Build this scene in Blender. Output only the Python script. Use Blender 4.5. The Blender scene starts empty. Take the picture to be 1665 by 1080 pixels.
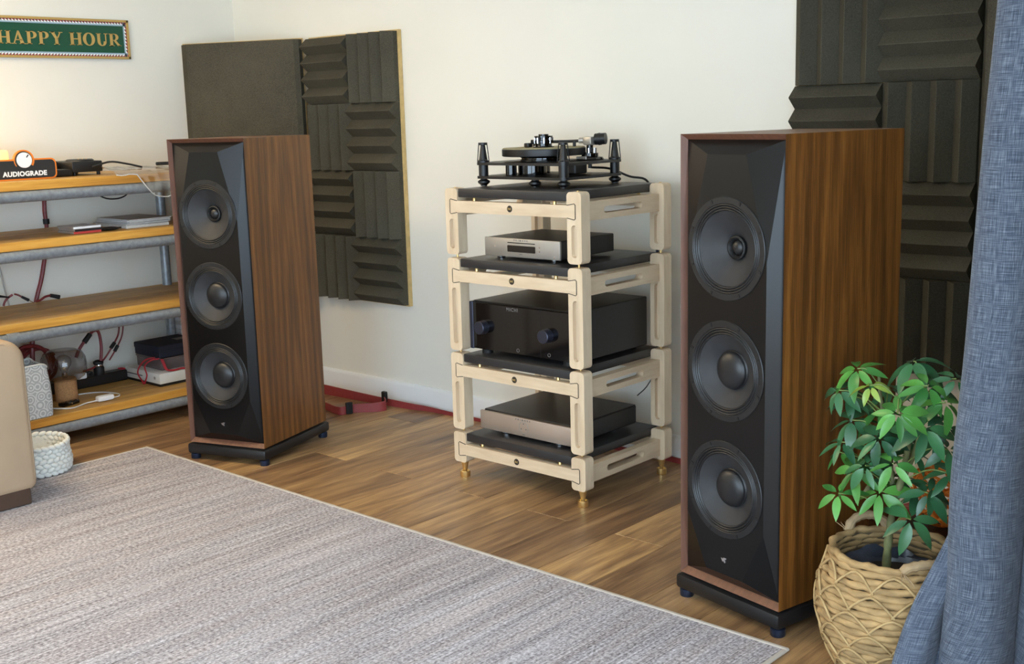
import bpy, bmesh, math, random
from mathutils import Matrix, Vector, Quaternion
from mathutils.geometry import tessellate_polygon
random.seed(7)
PI = math.pi
sc = bpy.context.scene
C = sc.collection

# ------------------------------------------------------------------ camera
cam_d = bpy.data.cameras.new('camera'); cam = bpy.data.objects.new('camera', cam_d); C.objects.link(cam)
cam_d.sensor_width = 36.0; cam_d.lens = 1905.45 * 36.0 / 1665.0; cam_d.clip_start = .05
FW = Vector((-0.66277926, 0.72569409, -0.18463947)); RT = Vector((0.74156199, 0.67032927, -0.02728515))
FW.normalize(); RT = (RT - FW * RT.dot(FW)).normalized(); UP = RT.cross(FW)
cam.matrix_world = Matrix(((RT.x, UP.x, -FW.x, 0), (RT.y, UP.y, -FW.y, 0), (RT.z, UP.z, -FW.z, 1.3206), (0, 0, 0, 1)))
sc.camera = cam
# ------------------------------------------------------------------ sky, exposure
w = bpy.data.worlds.new('sky'); sc.world = w; w.use_nodes = True
bg = w.node_tree.nodes['Background']; bg.inputs[0].default_value = (.66, .83, 1.0, 1); bg.inputs[1].default_value = 8.6
vs = sc.view_settings; vs.view_transform = 'Standard'; vs.look = 'None'; vs.gamma = 1; vs.use_curve_mapping = False
vs.exposure = 0.02
sc.cycles.use_denoising = True; sc.cycles.max_bounces = 8; sc.cycles.diffuse_bounces = 5

def area(name, loc, rot, sx, sy, power, col):
    d = bpy.data.lights.new(name, 'AREA'); d.shape = 'RECTANGLE'; d.size = sx; d.size_y = sy; d.energy = power; d.color = col
    o = bpy.data.objects.new(name, d); o.location = loc; o.rotation_euler = rot; C.objects.link(o); return o
# warm ceiling panel of the room, behind the view
area('ceiling_lamp_light', (-4.2, 1.2, 2.36), (0, 0, 0), 1.6, .5, 42, (1, .76, .44))

# ------------------------------------------------------------------ helpers
def s(r, g, b):
    f = lambda c: (c / 255 / 12.92) if c / 255 <= .04045 else ((c / 255 + .055) / 1.055) ** 2.4
    return (f(r), f(g), f(b), 1)

def newmat(name):
    m = bpy.data.materials.new(name); m.use_nodes = True
    return m, m.node_tree, m.node_tree.nodes['Principled BSDF']

def coords(nt, scale=(1, 1, 1), rnd=False, out='Object'):
    tc = nt.nodes.new('ShaderNodeTexCoord'); mp = nt.nodes.new('ShaderNodeMapping')
    mp.inputs['Scale'].default_value = scale
    src = tc.outputs[out]
    if rnd:
        oi = nt.nodes.new('ShaderNodeObjectInfo'); mu = nt.nodes.new('ShaderNodeMath'); mu.operation = 'MULTIPLY'; mu.inputs[1].default_value = 37.0
        nt.links.new(oi.outputs['Random'], mu.inputs[0])
        ad = nt.nodes.new('ShaderNodeVectorMath'); ad.operation = 'ADD'
        nt.links.new(src, ad.inputs[0]); nt.links.new(mu.outputs[0], ad.inputs[1]); src = ad.outputs[0]
    nt.links.new(src, mp.inputs['Vector']); return mp.outputs['Vector']

def noise(nt, vec, scale=5, detail=3, rough=.5, dist=0):
    n = nt.nodes.new('ShaderNodeTexNoise'); n.inputs['Scale'].default_value = scale; n.inputs['Detail'].default_value = detail
    n.inputs['Roughness'].default_value = rough; n.inputs['Distortion'].default_value = dist
    nt.links.new(vec, n.inputs['Vector']); return n.outputs['Fac']

def ramp(nt, fac, stops):
    r = nt.nodes.new('ShaderNodeValToRGB'); el = r.color_ramp.elements
    el[0].position, el[0].color = stops[0]; el[1].position, el[1].color = stops[-1]
    for p, c in stops[1:-1]:
        e = el.new(p); e.color = c
    nt.links.new(fac, r.inputs[0]); return r.outputs[0]

def mix(nt, a, b, fac, mode='MIX'):
    m = nt.nodes.new('ShaderNodeMix'); m.data_type = 'RGBA'; m.blend_type = mode
    for sock, val in ((m.inputs['Factor'], fac), (m.inputs['A'], a), (m.inputs['B'], b)):
        if hasattr(val, 'links'): nt.links.new(val, sock)
        else: sock.default_value = val
    return m.outputs['Result']

def math_(nt, op, a, b=0.0):
    m = nt.nodes.new('ShaderNodeMath'); m.operation = op
    for i, v in ((0, a), (1, b)):
        if hasattr(v, 'links'): nt.links.new(v, m.inputs[i])
        else: m.inputs[i].default_value = v
    return m.outputs[0]

def bump(nt, bs, fac, strength=.2, dist=.01):
    b = nt.nodes.new('ShaderNodeBump'); b.inputs['Strength'].default_value = strength; b.inputs['Distance'].default_value = dist
    nt.links.new(fac, b.inputs['Height']); nt.links.new(b.outputs[0], bs.inputs['Normal'])

def plain(name, col, rough=.5, metal=0, var=0., vscale=30, stretch=(1, 1, 1), bmp=0, bdist=.002, coat=0, spec=.5, emit=0, rnd=False):
    m, nt, bs = newmat(name)
    bs.inputs['Roughness'].default_value = rough; bs.inputs['Metallic'].default_value = metal
    bs.inputs['Specular IOR Level'].default_value = spec; bs.inputs['Coat Weight'].default_value = coat
    v = coords(nt, stretch, rnd); n = noise(nt, v, vscale)
    lo = tuple(c * (1 - var) for c in col[:3]) + (1,); hi = tuple(min(1, c * (1 + var)) for c in col[:3]) + (1,)
    nt.links.new(ramp(nt, n, [(.3, lo), (.7, hi)]), bs.inputs['Base Color'])
    if bmp: bump(nt, bs, n, bmp, bdist)
    if emit:
        bs.inputs['Emission Color'].default_value = col; bs.inputs['Emission Strength'].default_value = emit
    return m

def walnut_mat():
    m, nt, bs = newmat('walnut_veneer'); v = coords(nt, (1, 1, 1))
    w1 = nt.nodes.new('ShaderNodeTexWave'); w1.wave_type = 'RINGS'; w1.rings_direction = 'X'; w1.wave_profile = 'SIN'
    mp = nt.nodes.new('ShaderNodeMapping'); mp.inputs['Location'].default_value = (0, -1.25, -.02); mp.inputs['Scale'].default_value = (2, 5.0, .34)
    nt.links.new(v, mp.inputs[0]); nt.links.new(mp.outputs[0], w1.inputs['Vector'])
    w1.inputs['Scale'].default_value = 1.7; w1.inputs['Distortion'].default_value = 4.5; w1.inputs['Detail'].default_value = 3; w1.inputs['Detail Scale'].default_value = .9
    fine = noise(nt, coords(nt, (70, 70, 1.6)), 4, 4, .7)
    broad = noise(nt, coords(nt, (10, 14, .55)), 1.6, 3, .6)
    a = math_(nt, 'ADD', math_(nt, 'MULTIPLY', w1.outputs['Fac'], .11), math_(nt, 'MULTIPLY', fine, .57))
    a = math_(nt, 'ADD', a, math_(nt, 'MULTIPLY', broad, .38))
    col = ramp(nt, a, [(.34, s(62, 36, 12)), (.50, s(98, 60, 22)), (.62, s(126, 80, 32)), (.80, s(154, 106, 48))])
    nt.links.new(col, bs.inputs['Base Color']); bs.inputs['Roughness'].default_value = .42
    bump(nt, bs, fine, .06, .001); return m

def maple_mat(name, sc1, sc2):
    m, nt, bs = newmat(name)
    f = noise(nt, coords(nt, sc1, True), 5, 3); g = noise(nt, coords(nt, sc2, True), 3, 2, .5, 1.2)
    a = math_(nt, 'ADD', math_(nt, 'MULTIPLY', f, .5), math_(nt, 'MULTIPLY', g, .5))
    nt.links.new(ramp(nt, a, [(.3, s(198, 175, 145)), (.7, s(219, 200, 172))]), bs.inputs['Base Color'])
    bs.inputs['Roughness'].default_value = .5; return m

def plank_mat():
    m, nt, bs = newmat('oak_plank')
    oi = nt.nodes.new('ShaderNodeObjectInfo')
    g = noise(nt, coords(nt, (16, 1.1, 1), True), 3.0, 5, .62, .6); f = noise(nt, coords(nt, (90, 3, 1), True), 3, 3, .6)
    k = noise(nt, coords(nt, (4.5, .55, 1), True), 2.2, 2, .5, 1.6)
    a = math_(nt, 'ADD', math_(nt, 'MULTIPLY', g, .42), math_(nt, 'ADD', math_(nt, 'MULTIPLY', k, .40), math_(nt, 'MULTIPLY', f, .18)))
    c1 = ramp(nt, a, [(.34, s(98, 74, 54)), (.46, s(146, 114, 80)), (.56, s(182, 147, 102)), (.70, s(214, 180, 128))])
    tone = ramp(nt, oi.outputs['Random'], [(0, (.62, .57, .58, 1)), (.35, (.80, .77, .77, 1)), (.7, (.95, .93, .92, 1)), (1, (1.18, 1.14, 1.04, 1))])
    nt.links.new(mix(nt, c1, tone, 1.0, 'MULTIPLY'), bs.inputs['Base Color'])
    bs.inputs['Roughness'].default_value = .36; bump(nt, bs, f, .05, .001); return m

def rug_mat():
    m, nt, bs = newmat('flatweave_rug')
    lines = noise(nt, coords(nt, (240, 1.3, 1)), 1.0, 2, .65); blotch = noise(nt, coords(nt, (9, 1.2, 1)), 1.6, 3, .6)
    dash = noise(nt, coords(nt, (150, 95, 1)), 1.0, 2, .6); warm = noise(nt, coords(nt, (26, 1.4, 1)), 1.0, 2)
    a = math_(nt, 'ADD', math_(nt, 'MULTIPLY', lines, .38), math_(nt, 'MULTIPLY', dash, .48))
    a = math_(nt, 'ADD', a, math_(nt, 'MULTIPLY', blotch, .14))
    col = ramp(nt, a, [(.36, s(96, 93, 97)), (.46, s(148, 144, 149)), (.55, s(187, 184, 190)), (.68, s(230, 229, 236))])
    col = mix(nt, col, ramp(nt, warm, [(.38, (.97, .93, .90, 1)), (.60, (1, 1, 1, 1))]), 1.0, 'MULTIPLY')
    nt.links.new(col, bs.inputs['Base Color']); bs.inputs['Roughness'].default_value = .95; bs.inputs['Specular IOR Level'].default_value = .1
    bump(nt, bs, a, .35, .003); return m

def curtain_mat():
    m, nt, bs = newmat('blue_linen')
    tc = nt.nodes.new('ShaderNodeTexCoord')
    def uvn(sc_):
        mp = nt.nodes.new('ShaderNodeMapping'); mp.inputs['Scale'].default_value = sc_; nt.links.new(tc.outputs['UV'], mp.inputs[0]); return mp.outputs[0]
    a = noise(nt, uvn((760, 22, 1)), 1, 3, .6); b = noise(nt, uvn((22, 760, 1)), 1, 3, .6)
    t = math_(nt, 'ADD', math_(nt, 'MULTIPLY', a, .5), math_(nt, 'MULTIPLY', b, .5))
    nt.links.new(ramp(nt, t, [(.36, s(46, 54, 68)), (.5, s(82, 92, 109)), (.64, s(134, 144, 158))]), bs.inputs['Base Color'])
    bs.inputs['Roughness'].default_value = .9; bs.inputs['Specular IOR Level'].default_value = .15
    bs.inputs['Sheen Weight'].default_value = .15
    bump(nt, bs, t, .2, .001); return m

def pine_mat(name, lo, mid, hi):
    m, nt, bs = newmat(name)
    g = noise(nt, coords(nt, (26, 1.6, 26), True), 2, 4, .6, .5); k = noise(nt, coords(nt, (5, .8, 5), True), 2, 2)
    a = math_(nt, 'ADD', math_(nt, 'MULTIPLY', g, .6), math_(nt, 'MULTIPLY', k, .4))
    nt.links.new(ramp(nt, a, [(.32, lo), (.5, mid), (.7, hi)]), bs.inputs['Base Color']); bs.inputs['Roughness'].default_value = .5; return m

def foam_mat():
    m, nt, bs = newmat('charcoal_foam')
    n = noise(nt, coords(nt), 260, 2, .7); b = noise(nt, coords(nt), 6, 2)
    a = math_(nt, 'ADD', math_(nt, 'MULTIPLY', n, .7), math_(nt, 'MULTIPLY', b, .3))
    nt.links.new(ramp(nt, a, [(.3, s(62, 59, 50)), (.7, s(92, 88, 76))]), bs.inputs['Base Color'])
    bs.inputs['Roughness'].default_value = 1; bs.inputs['Specular IOR Level'].default_value = .05; bump(nt, bs, n, .3, .002); return m

def leaf_mat(name, lo, hi):
    m, nt, bs = newmat(name); oi = nt.nodes.new('ShaderNodeObjectInfo')
    c = ramp(nt, oi.outputs['Random'], [(0, lo), (1, hi)])
    nt.links.new(c, bs.inputs['Base Color']); bs.inputs['Roughness'].default_value = .32; bs.inputs['Specular IOR Level'].default_value = .55
    return m

def bag_mat():
    m, nt, bs = newmat('grey_print_fabric')
    v = nt.nodes.new('ShaderNodeTexVoronoi'); v.inputs['Scale'].default_value = 24; v.inputs['Randomness'].default_value = .45
    nt.links.new(coords(nt, (1, 1, 1)), v.inputs['Vector'])
    d = v.outputs['Distance']
    rings = math_(nt, 'SINE', math_(nt, 'MULTIPLY', d, 26.0))
    nt.links.new(ramp(nt, math_(nt, 'ADD', math_(nt, 'MULTIPLY', rings, .5), .5), [(.35, s(176, 180, 182)), (.85, s(222, 224, 224))]), bs.inputs['Base Color'])
    bs.inputs['Roughness'].default_value = .95; return m

def glass_mat(name, col, rough=.02, mixf=.35):
    m, nt, bs = newmat(name); out = nt.nodes['Material Output']
    tr = nt.nodes.new('ShaderNodeBsdfTransparent'); tr.inputs[0].default_value = col
    gl = nt.nodes.new('ShaderNodeBsdfGlossy'); gl.inputs['Roughness'].default_value = rough
    fr = nt.nodes.new('ShaderNodeLayerWeight'); fr.inputs[0].default_value = .5
    f = math_(nt, 'ADD', math_(nt, 'MULTIPLY', math_(nt, 'POWER', fr.outputs['Facing'], 3.0), .75), mixf)
    mx = nt.nodes.new('ShaderNodeMixShader'); nt.links.new(f, mx.inputs[0]); nt.links.new(tr.outputs[0], mx.inputs[1]); nt.links.new(gl.outputs[0], mx.inputs[2])
    nt.links.new(mx.outputs[0], out.inputs[0]); return m

MT = {}
MT['wall'] = plain('white_wall_paint', s(233, 230, 219), .75, var=.015, vscale=3, spec=.2)
MT['ceil'] = plain('ceiling_paint', s(238, 236, 230), .8)
MT['base'] = plain('baseboard_paint', s(236, 237, 236), .4)
MT['walnut'] = walnut_mat(); MT['walnut_edge'] = plain('solid_walnut_edge', s(104, 66, 48), .5, var=.2, vscale=8, stretch=(10, 10, 1.2)); MT['footmetal'] = plain('blued_metal', s(54, 66, 92), .3, .8); MT['maple'] = maple_mat('pale_maple', (14, 14, 2), (3, 3, 1)); MT['maple_x'] = maple_mat('pale_maple_beam', (2, 14, 14), (1, 4, 4)); MT['maple_y'] = maple_mat('pale_maple_rail', (14, 2, 14), (4, 1, 4)); MT['plank'] = plank_mat(); MT['rug'] = rug_mat(); MT['curtain'] = curtain_mat()
MT['foam'] = foam_mat(); MT['leaf'] = leaf_mat('leaf_green', s(46, 104, 48), s(92, 160, 70)); MT['leaf_dark'] = leaf_mat('leaf_dark_green', s(36, 80, 54), s(62, 116, 72))
MT['leaf_young'] = leaf_mat('leaf_yellow_green', s(122, 152, 60), s(150, 172, 78)); MT['bag'] = bag_mat()
MT['pine'] = pine_mat('varnished_pine_edge', s(176, 116, 42), s(212, 152, 62), s(232, 176, 84))
MT['pine_top'] = pine_mat('worn_pine_top', s(146, 112, 58), s(188, 146, 78), s(214, 172, 98))
MT['ply'] = plain('plywood_edge', s(206, 176, 118), .7, var=.12, vscale=40)
MT['steel'] = plain('galvanised_steel', s(150, 158, 165), .42, .45, var=.16, vscale=60)
MT['black'] = plain('satin_black', s(20, 20, 22), .42)
MT['baffle'] = plain('baffle_black', s(9, 9, 10), .28, spec=.34)
MT['cone'] = plain('paper_cone', s(40, 40, 42), .62, var=.12, vscale=40)
MT['ring'] = plain('driver_ring', s(22, 23, 25), .4)
MT['cap'] = plain('dust_cap', s(24, 24, 26), .38)
MT['rubber'] = plain('rubber_black', s(12, 12, 13), .6)
MT['board'] = plain('shelf_black', s(42, 42, 44), .38, var=.08, vscale=20)
MT['gloss'] = plain('gloss_black', s(10, 10, 12), .06, spec=.6)
MT['chassis'] = plain('chassis_black', s(16, 16, 19), .42)
MT['silver'] = plain('silver_anodised', s(176, 172, 166), .38, .7)
MT['champ'] = plain('champagne_anodised', s(186, 170, 156), .42, .65)
MT['chrome'] = plain('chrome', s(210, 210, 212), .12, 1)
MT['gun'] = plain('gunmetal', s(62, 64, 78), .35, .7)
MT['brass'] = plain('brass', s(232, 200, 136), .30, .9)
MT['gold'] = plain('gold_print', s(186, 156, 92), .5, .2)
MT['line'] = plain('joint_dark', s(46, 38, 30), .8)
MT['grey'] = plain('grey_print', s(110, 108, 106), .5)
MT['white'] = plain('white_plastic', s(236, 237, 238), .35)
MT['offwhite'] = plain('offwhite_plastic', s(222, 222, 216), .4)
MT['leather'] = plain('tan_leather', s(170, 146, 120), .5, var=.05, vscale=9, stretch=(1, 1, .5), bmp=.12, bdist=.01)
MT['seam'] = plain('leather_seam', s(150, 128, 104), .6)
MT['darkwood'] = plain('dark_wood_plinth', s(72, 52, 40), .5, var=.15, vscale=30)
MT['rope'] = plain('white_cotton_rope', s(226, 228, 224), .9, var=.06, vscale=120)
MT['wicker'] = plain('water_hyacinth', s(168, 138, 94), .8, var=.32, vscale=26, stretch=(1, 1, 3), bmp=.3, rnd=True)
MT['strand'] = plain('straw_strand', s(180, 152, 106), .75, var=.16, vscale=40)
MT['straw'] = plain('frayed_straw', s(166, 142, 108), .85, var=.15, vscale=60)
MT['inner'] = plain('dark_basket_inside', s(104, 88, 66), .9, var=.25, vscale=40, stretch=(1, 1, 4))
MT['film'] = plain('dark_plastic_liner', s(64, 68, 78), .25, var=.3, vscale=20)
MT['soil'] = plain('soil', s(52, 42, 34), .95, var=.3, vscale=70, bmp=.6)
MT['bark'] = plain('plant_bark', s(104, 108, 70), .8, var=.4, vscale=42, stretch=(1, 1, .7))
MT['petiole'] = plain('leaf_stalk', s(112, 132, 70), .5)
MT['cork'] = plain('cork', s(178, 132, 88), .9, var=.2, vscale=150)
MT['smoke'] = glass_mat('smoked_glass', (.70, .68, .68, 1), .02, .06); MT['clear'] = glass_mat('clear_glass', (.92, .92, .92, 1), .02, .04)
MT['film_clear'] = glass_mat('clear_plastic_sleeve', (.92, .92, .90, 1), .2, .22); MT['tray'] = plain('smoky_plastic', s(98, 86, 86), .25)
MT['red'] = plain('dark_red_cable', s(118, 36, 40), .45, var=.2, vscale=90)
MT['flatred'] = plain('brick_red_cable', s(140, 54, 54), .45, var=.08, vscale=60)
MT['ribbon'] = plain('red_ribbon', s(176, 30, 44), .6); MT['navy'] = plain('navy_box', s(26, 30, 46), .7)
MT['wirewhite'] = plain('white_cord', s(214, 214, 212), .5); MT['greycord'] = plain('grey_cord', s(176, 172, 166), .5)
MT['bluewire'] = plain('dark_blue_cord', s(26, 30, 62), .5)
MT['orange'] = plain('orange_paint', s(232, 128, 36), .5); MT['signblack'] = plain('sign_black', s(38, 38, 38), .5)
MT['signgreen'] = plain('sign_green', s(0, 72, 50), .35); MT['crimson'] = plain('crimson_print', s(170, 40, 72), .5); MT['sky'] = plain('pale_blue_print', s(150, 178, 198), .5)
MT['paper'] = plain('paper_edge', s(206, 204, 200), .8, var=.18, vscale=60, stretch=(1, 1, 12)); MT['cover'] = plain('magazine_cover', s(120, 106, 92), .4, var=.3, vscale=9)
MT['cover2'] = plain('magazine_cover_pale', s(172, 178, 184), .4, var=.2, vscale=9)
MT['cdred'] = plain('case_spine_red', s(200, 74, 70), .35); MT['cdblack'] = plain('case_spine_black', s(44, 40, 42), .35); MT['cdgrey'] = plain('case_grey', s(140, 128, 120), .3)
MT['felt'] = plain('olive_platter_mat', s(150, 142, 110), .9, var=.08, vscale=80)
MT['glow'] = plain('warm_lamp_shade', (1, .62, .22, 1), .8, emit=1.3)
MT['rattan'] = plain('orange_rattan', s(232, 130, 40), .6, emit=.0)
MT['hem'] = plain('rug_hem', s(186, 178, 168), .9)

class MB:
    def __init__(self): self.v = []; self.f = []; self.mi = []; self.cur = 0; self.T = Matrix.Identity(4)
    def add(self, vs_, fs, M=None):
        k = len(self.v); T = self.T @ M if M is not None else self.T
        self.v += [tuple(T @ Vector(p)) for p in vs_]
        self.f += [tuple(i + k for i in f) for f in fs]; self.mi += [self.cur] * len(fs); return self
    def mat(self, i): self.cur = i; return self
    def box(self, x0, x1, y0, y1, z0, z1, bev=0, seg=1, M=None):
        if not bev:
            vs_ = [(x, y, z) for x in (x0, x1) for y in (y0, y1) for z in (z0, z1)]
            return self.add(vs_, [(0, 1, 3, 2), (4, 6, 7, 5), (0, 4, 5, 1), (2, 3, 7, 6), (0, 2, 6, 4), (1, 5, 7, 3)], M)
        bm = bmesh.new(); bmesh.ops.create_cube(bm, size=1)
        for v in bm.verts: v.co = Vector(((x0 + x1) / 2 + v.co.x * (x1 - x0), (y0 + y1) / 2 + v.co.y * (y1 - y0), (z0 + z1) / 2 + v.co.z * (z1 - z0)))
        bmesh.ops.bevel(bm, geom=bm.edges[:], offset=bev, segments=seg, profile=.5, affect='EDGES')
        bm.verts.index_update(); self.add([v.co[:] for v in bm.verts], [[v.index for v in f.verts] for f in bm.faces], M); bm.free(); return self
    def lathe(self, prof, n=32, M=None, a0=0, a1=2 * PI):
        full = abs(a1 - a0 - 2 * PI) < 1e-6; m = n if full else n + 1; vs_ = []
        for i in range(m):
            a = a0 + (a1 - a0) * i / n
            vs_ += [(r * math.cos(a), r * math.sin(a), z) for r, z in prof]
        k = len(prof); fs = []
        for i in range(n):
            j = (i + 1) % m
            for t in range(k - 1):
                fs.append((i * k + t, j * k + t, j * k + t + 1, i * k + t + 1))
        return self.add(vs_, fs, M)
    def cyl(self, p0, p1, r0, r1=None, n=16):
        r1 = r0 if r1 is None else r1; p0, p1 = Vector(p0), Vector(p1); d = p1 - p0
        q = d.to_track_quat('Z', 'Y').to_matrix().to_4x4(); q.translation = p0
        return self.lathe([(1e-5, 0), (r0, 0), (r1, d.length), (1e-5, d.length)], n, q)
    def tube(self, pts, r, n=8, closed=False):
        P = [Vector(p) for p in pts]; m = len(P); vs_ = []; up = Vector((0, 0, 1)); prev = None
        for i, p in enumerate(P):
            t = (P[(i + 1) % m] - P[i - 1]) if closed else (P[min(i + 1, m - 1)] - P[max(i - 1, 0)])
            t.normalize()
            if prev is None:
                a = t.cross(up) if abs(t.z) < .95 else t.cross(Vector((1, 0, 0)))
            else: a = prev - t * prev.dot(t)
            a.normalize(); prev = a; b = t.cross(a); rr = r[i] if hasattr(r, '__len__') else r
            vs_ += [tuple(p + (a * math.cos(2 * PI * k / n) + b * math.sin(2 * PI * k / n)) * rr) for k in range(n)]
        fs = []
        for i in range(m if closed else m - 1):
            j = (i + 1) % m
            for k in range(n): fs.append((i * n + k, i * n + (k + 1) % n, j * n + (k + 1) % n, j * n + k))
        if not closed: fs += [tuple(range(n))[::-1], tuple(range((m - 1) * n, m * n))]
        return self.add(vs_, fs)
    def ball(self, c, rx, ry=None, rz=None, nu=12, nv=8, M=None):
        ry = rx if ry is None else ry; rz = rx if rz is None else rz
        prof = [(max(1e-5, math.sin(PI * i / nv)), -math.cos(PI * i / nv)) for i in range(nv + 1)]
        T = Matrix.Translation(c) @ (M or Matrix.Identity(4)) @ Matrix.Diagonal((rx, ry, rz, 1)); return self.lathe(prof, nu, T)
    def prism(self, poly, d0, d1, axis='y', M=None):
        n = len(poly)
        mk = {'y': lambda a, b, d: (a, d, b), 'x': lambda a, b, d: (d, a, b), 'z': lambda a, b, d: (a, b, d)}[axis]
        vs_ = [mk(a, b, d0) for a, b in poly] + [mk(a, b, d1) for a, b in poly]
        fs = [tuple(range(n)), tuple(range(2 * n - 1, n - 1, -1))] + [(i, i + n, (i + 1) % n + n, (i + 1) % n) for i in range(n)]
        return self.add(vs_, fs, M)
    def holed(self, outer, inner, d0, d1, depth=None, axis='y'):
        """plate between two equal-count loops; pocket of given depth from d0, or a through hole"""
        n = len(outer); mk = {'y': lambda p, d: (p[0], d, p[1]), 'x': lambda p, d: (d, p[0], p[1])}[axis]
        di = d1 if depth is None else d0 + depth
        vs_ = [mk(p, d0) for p in outer] + [mk(p, d0) for p in inner] + [mk(p, di) for p in inner] + [mk(p, d1) for p in outer]
        fs = []
        for i in range(n):
            j = (i + 1) % n
            fs += [(i, j, n + j, n + i), (n + i, n + j, 2 * n + j, 2 * n + i), (3 * n + j, 3 * n + i, i, j)]
            if depth is None: fs.append((3 * n + i, 3 * n + j, 2 * n + j, 2 * n + i))
        if depth is not None: fs += [tuple(range(2 * n, 3 * n)), tuple(range(3 * n, 4 * n))]
        return self.add(vs_, fs)
    def build(self, name, mats, parent=None, smooth=35, uv=None):
        me = bpy.data.meshes.new(name); me.from_pydata(self.v, [], self.f)
        bm = bmesh.new(); bm.from_mesh(me); bmesh.ops.recalc_face_normals(bm, faces=bm.faces[:]); bm.to_mesh(me); bm.free()
        mats = mats if isinstance(mats, (list, tuple)) else [mats]
        for k in mats: me.materials.append(MT[k])
        me.polygons.foreach_set('material_index', self.mi)
        if smooth:
            me.polygons.foreach_set('use_smooth', [True] * len(me.polygons)); me.set_sharp_from_angle(angle=math.radians(smooth))
        if uv:
            l = me.uv_layers.new()
            for lp in me.loops: l.data[lp.index].uv = uv[lp.vertex_index]
        me.update(); o = bpy.data.objects.new(name, me); C.objects.link(o)
        if parent: o.parent = parent
        return o

def link_mesh(name, me, parent=None, loc=(0, 0, 0), rot=None):
    o = bpy.data.objects.new(name, me); C.objects.link(o); o.location = loc
    if rot is not None: o.rotation_euler = rot
    if parent: o.parent = parent
    return o
def tag(o, label, cat, group=None, kind=None):
    o['label'] = label; o['category'] = cat
    if group: o['group'] = group
    if kind: o['kind'] = kind
    return o
def thing(name, label, cat, loc=(0, 0, 0), rz=0, group=None):
    o = bpy.data.objects.new(name, None); o.empty_display_size = .05; C.objects.link(o); o.location = loc; o.rotation_euler = (0, 0, rz); return tag(o, label, cat, group)
def struct(o): o['kind'] = 'structure'; return o
def rrect(x0, x1, z0, z1, r, k=5):
    pts = []
    for cx, cz, a in ((x1 - r, z1 - r, 0), (x0 + r, z1 - r, 90), (x0 + r, z0 + r, 180), (x1 - r, z0 + r, 270)):
        for i in range(k): t = math.radians(a + 90 * i / (k - 1)); pts.append((cx + r * math.cos(t), cz + r * math.sin(t)))
    return pts
def catmull(pts, k=6):
    P = [Vector(p) for p in pts]; P = [P[0] * 2 - P[1]] + P + [P[-1] * 2 - P[-2]]; out = []
    for i in range(1, len(P) - 2):
        for j in range(k):
            t = j / k; a, b, c, d = P[i - 1:i + 3]
            out.append(.5 * ((2 * b) + (c - a) * t + (2 * a - 5 * b + 4 * c - d) * t * t + (3 * b - a - 3 * c + d) * t ** 3))
    out.append(P[-2]); return out
def text_mb(txt, size, ext, bold=0, spacing=1.0, align='CENTER'):
    cu = bpy.data.curves.new('lettering', 'FONT'); cu.body = txt; cu.size = size; cu.extrude = ext; cu.offset = bold; cu.space_character = spacing
    cu.align_x = align; cu.align_y = 'CENTER'; cu.resolution_u = 3
    o = bpy.data.objects.new('lettering', cu); C.objects.link(o); dg = bpy.context.evaluated_depsgraph_get()
    me = bpy.data.meshes.new_from_object(o.evaluated_get(dg)); r = ([v.co[:] for v in me.vertices], [tuple(p.vertices) for p in me.polygons])
    bpy.data.objects.remove(o); bpy.data.curves.remove(cu); bpy.data.meshes.remove(me); return r
# text facing -y (x right, z up): FRONT ; facing +x (y right, z up): SIDE
FRONT = Matrix(((1, 0, 0, 0), (0, 0, -1, 0), (0, 1, 0, 0), (0, 0, 0, 1)))
SIDE = Matrix(((0, 0, 1, 0), (1, 0, 0, 0), (0, 1, 0, 0), (0, 0, 0, 1)))

# ------------------------------------------------------------------ the room
XL, XR, YB, YF, ZC = -5.113, -.44, 3.584, -2.4, 2.42
XO, YN = .85, 1.78      # the room widens beside the curtain: outer wall and the return wall
floor = struct(MB().box(XL - .1, XO + .1, YF - .1, YB + .1, -.12, -.010).build('floor', 'darkwood'))
PW, PL = .187, 1.2
i0 = math.floor((XL + 2.153) / PW)
x = -2.153 + i0 * PW; row = i0
while x < XO:
    xa, xb = max(x, XL), min(x + PW, XO); off = 2.81 if row % 2 == 0 else 2.81 - .6 + (.07 if row % 4 == 1 else -.05)
    y = off + 2 * PL
    while y > YF:
        ya, yb = max(y - PL, YF), min(y, YB if xb < XR else YN)
        if yb - ya > .02 and xb - xa > .01:
            e = .0007; c = .0012
            mb = MB(); hx, hy = (xb - xa) / 2 - e, (yb - ya) / 2 - e
            vs_ = [(sx * hx, sy * hy, -.0105) for sx, sy in ((-1, -1), (1, -1), (1, 1), (-1, 1))] + [(sx * hx, sy * hy, -c) for sx, sy in ((-1, -1), (1, -1), (1, 1), (-1, 1))] + [(sx * (hx - c), sy * (hy - c), 0) for sx, sy in ((-1, -1), (1, -1), (1, 1), (-1, 1))]
            fs = [(8, 9, 10, 11)] + [(a + k, a + (k + 1) % 4, b + (k + 1) % 4, b + k) for a, b in ((0, 4), (4, 8)) for k in range(4)]
            o = mb.add(vs_, fs).build('plank', 'plank', floor, smooth=0); o.location = ((xa + xb) / 2, (ya + yb) / 2, 0)
        y -= PL
    x += PW; row += 1
struct(MB().box(XL - .12, XR + .12, YB, YB + .12, -.1, ZC).build('wall_back', 'wall'))
struct(MB().box(XL - .12, XL, YF - .12, YB, -.1, ZC).build('wall_left', 'wall'))
WY0, WY1, WV0, WV1 = -1.9, 1.5, .1, 2.15     # tall window in the outer wall beside the viewer
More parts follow.
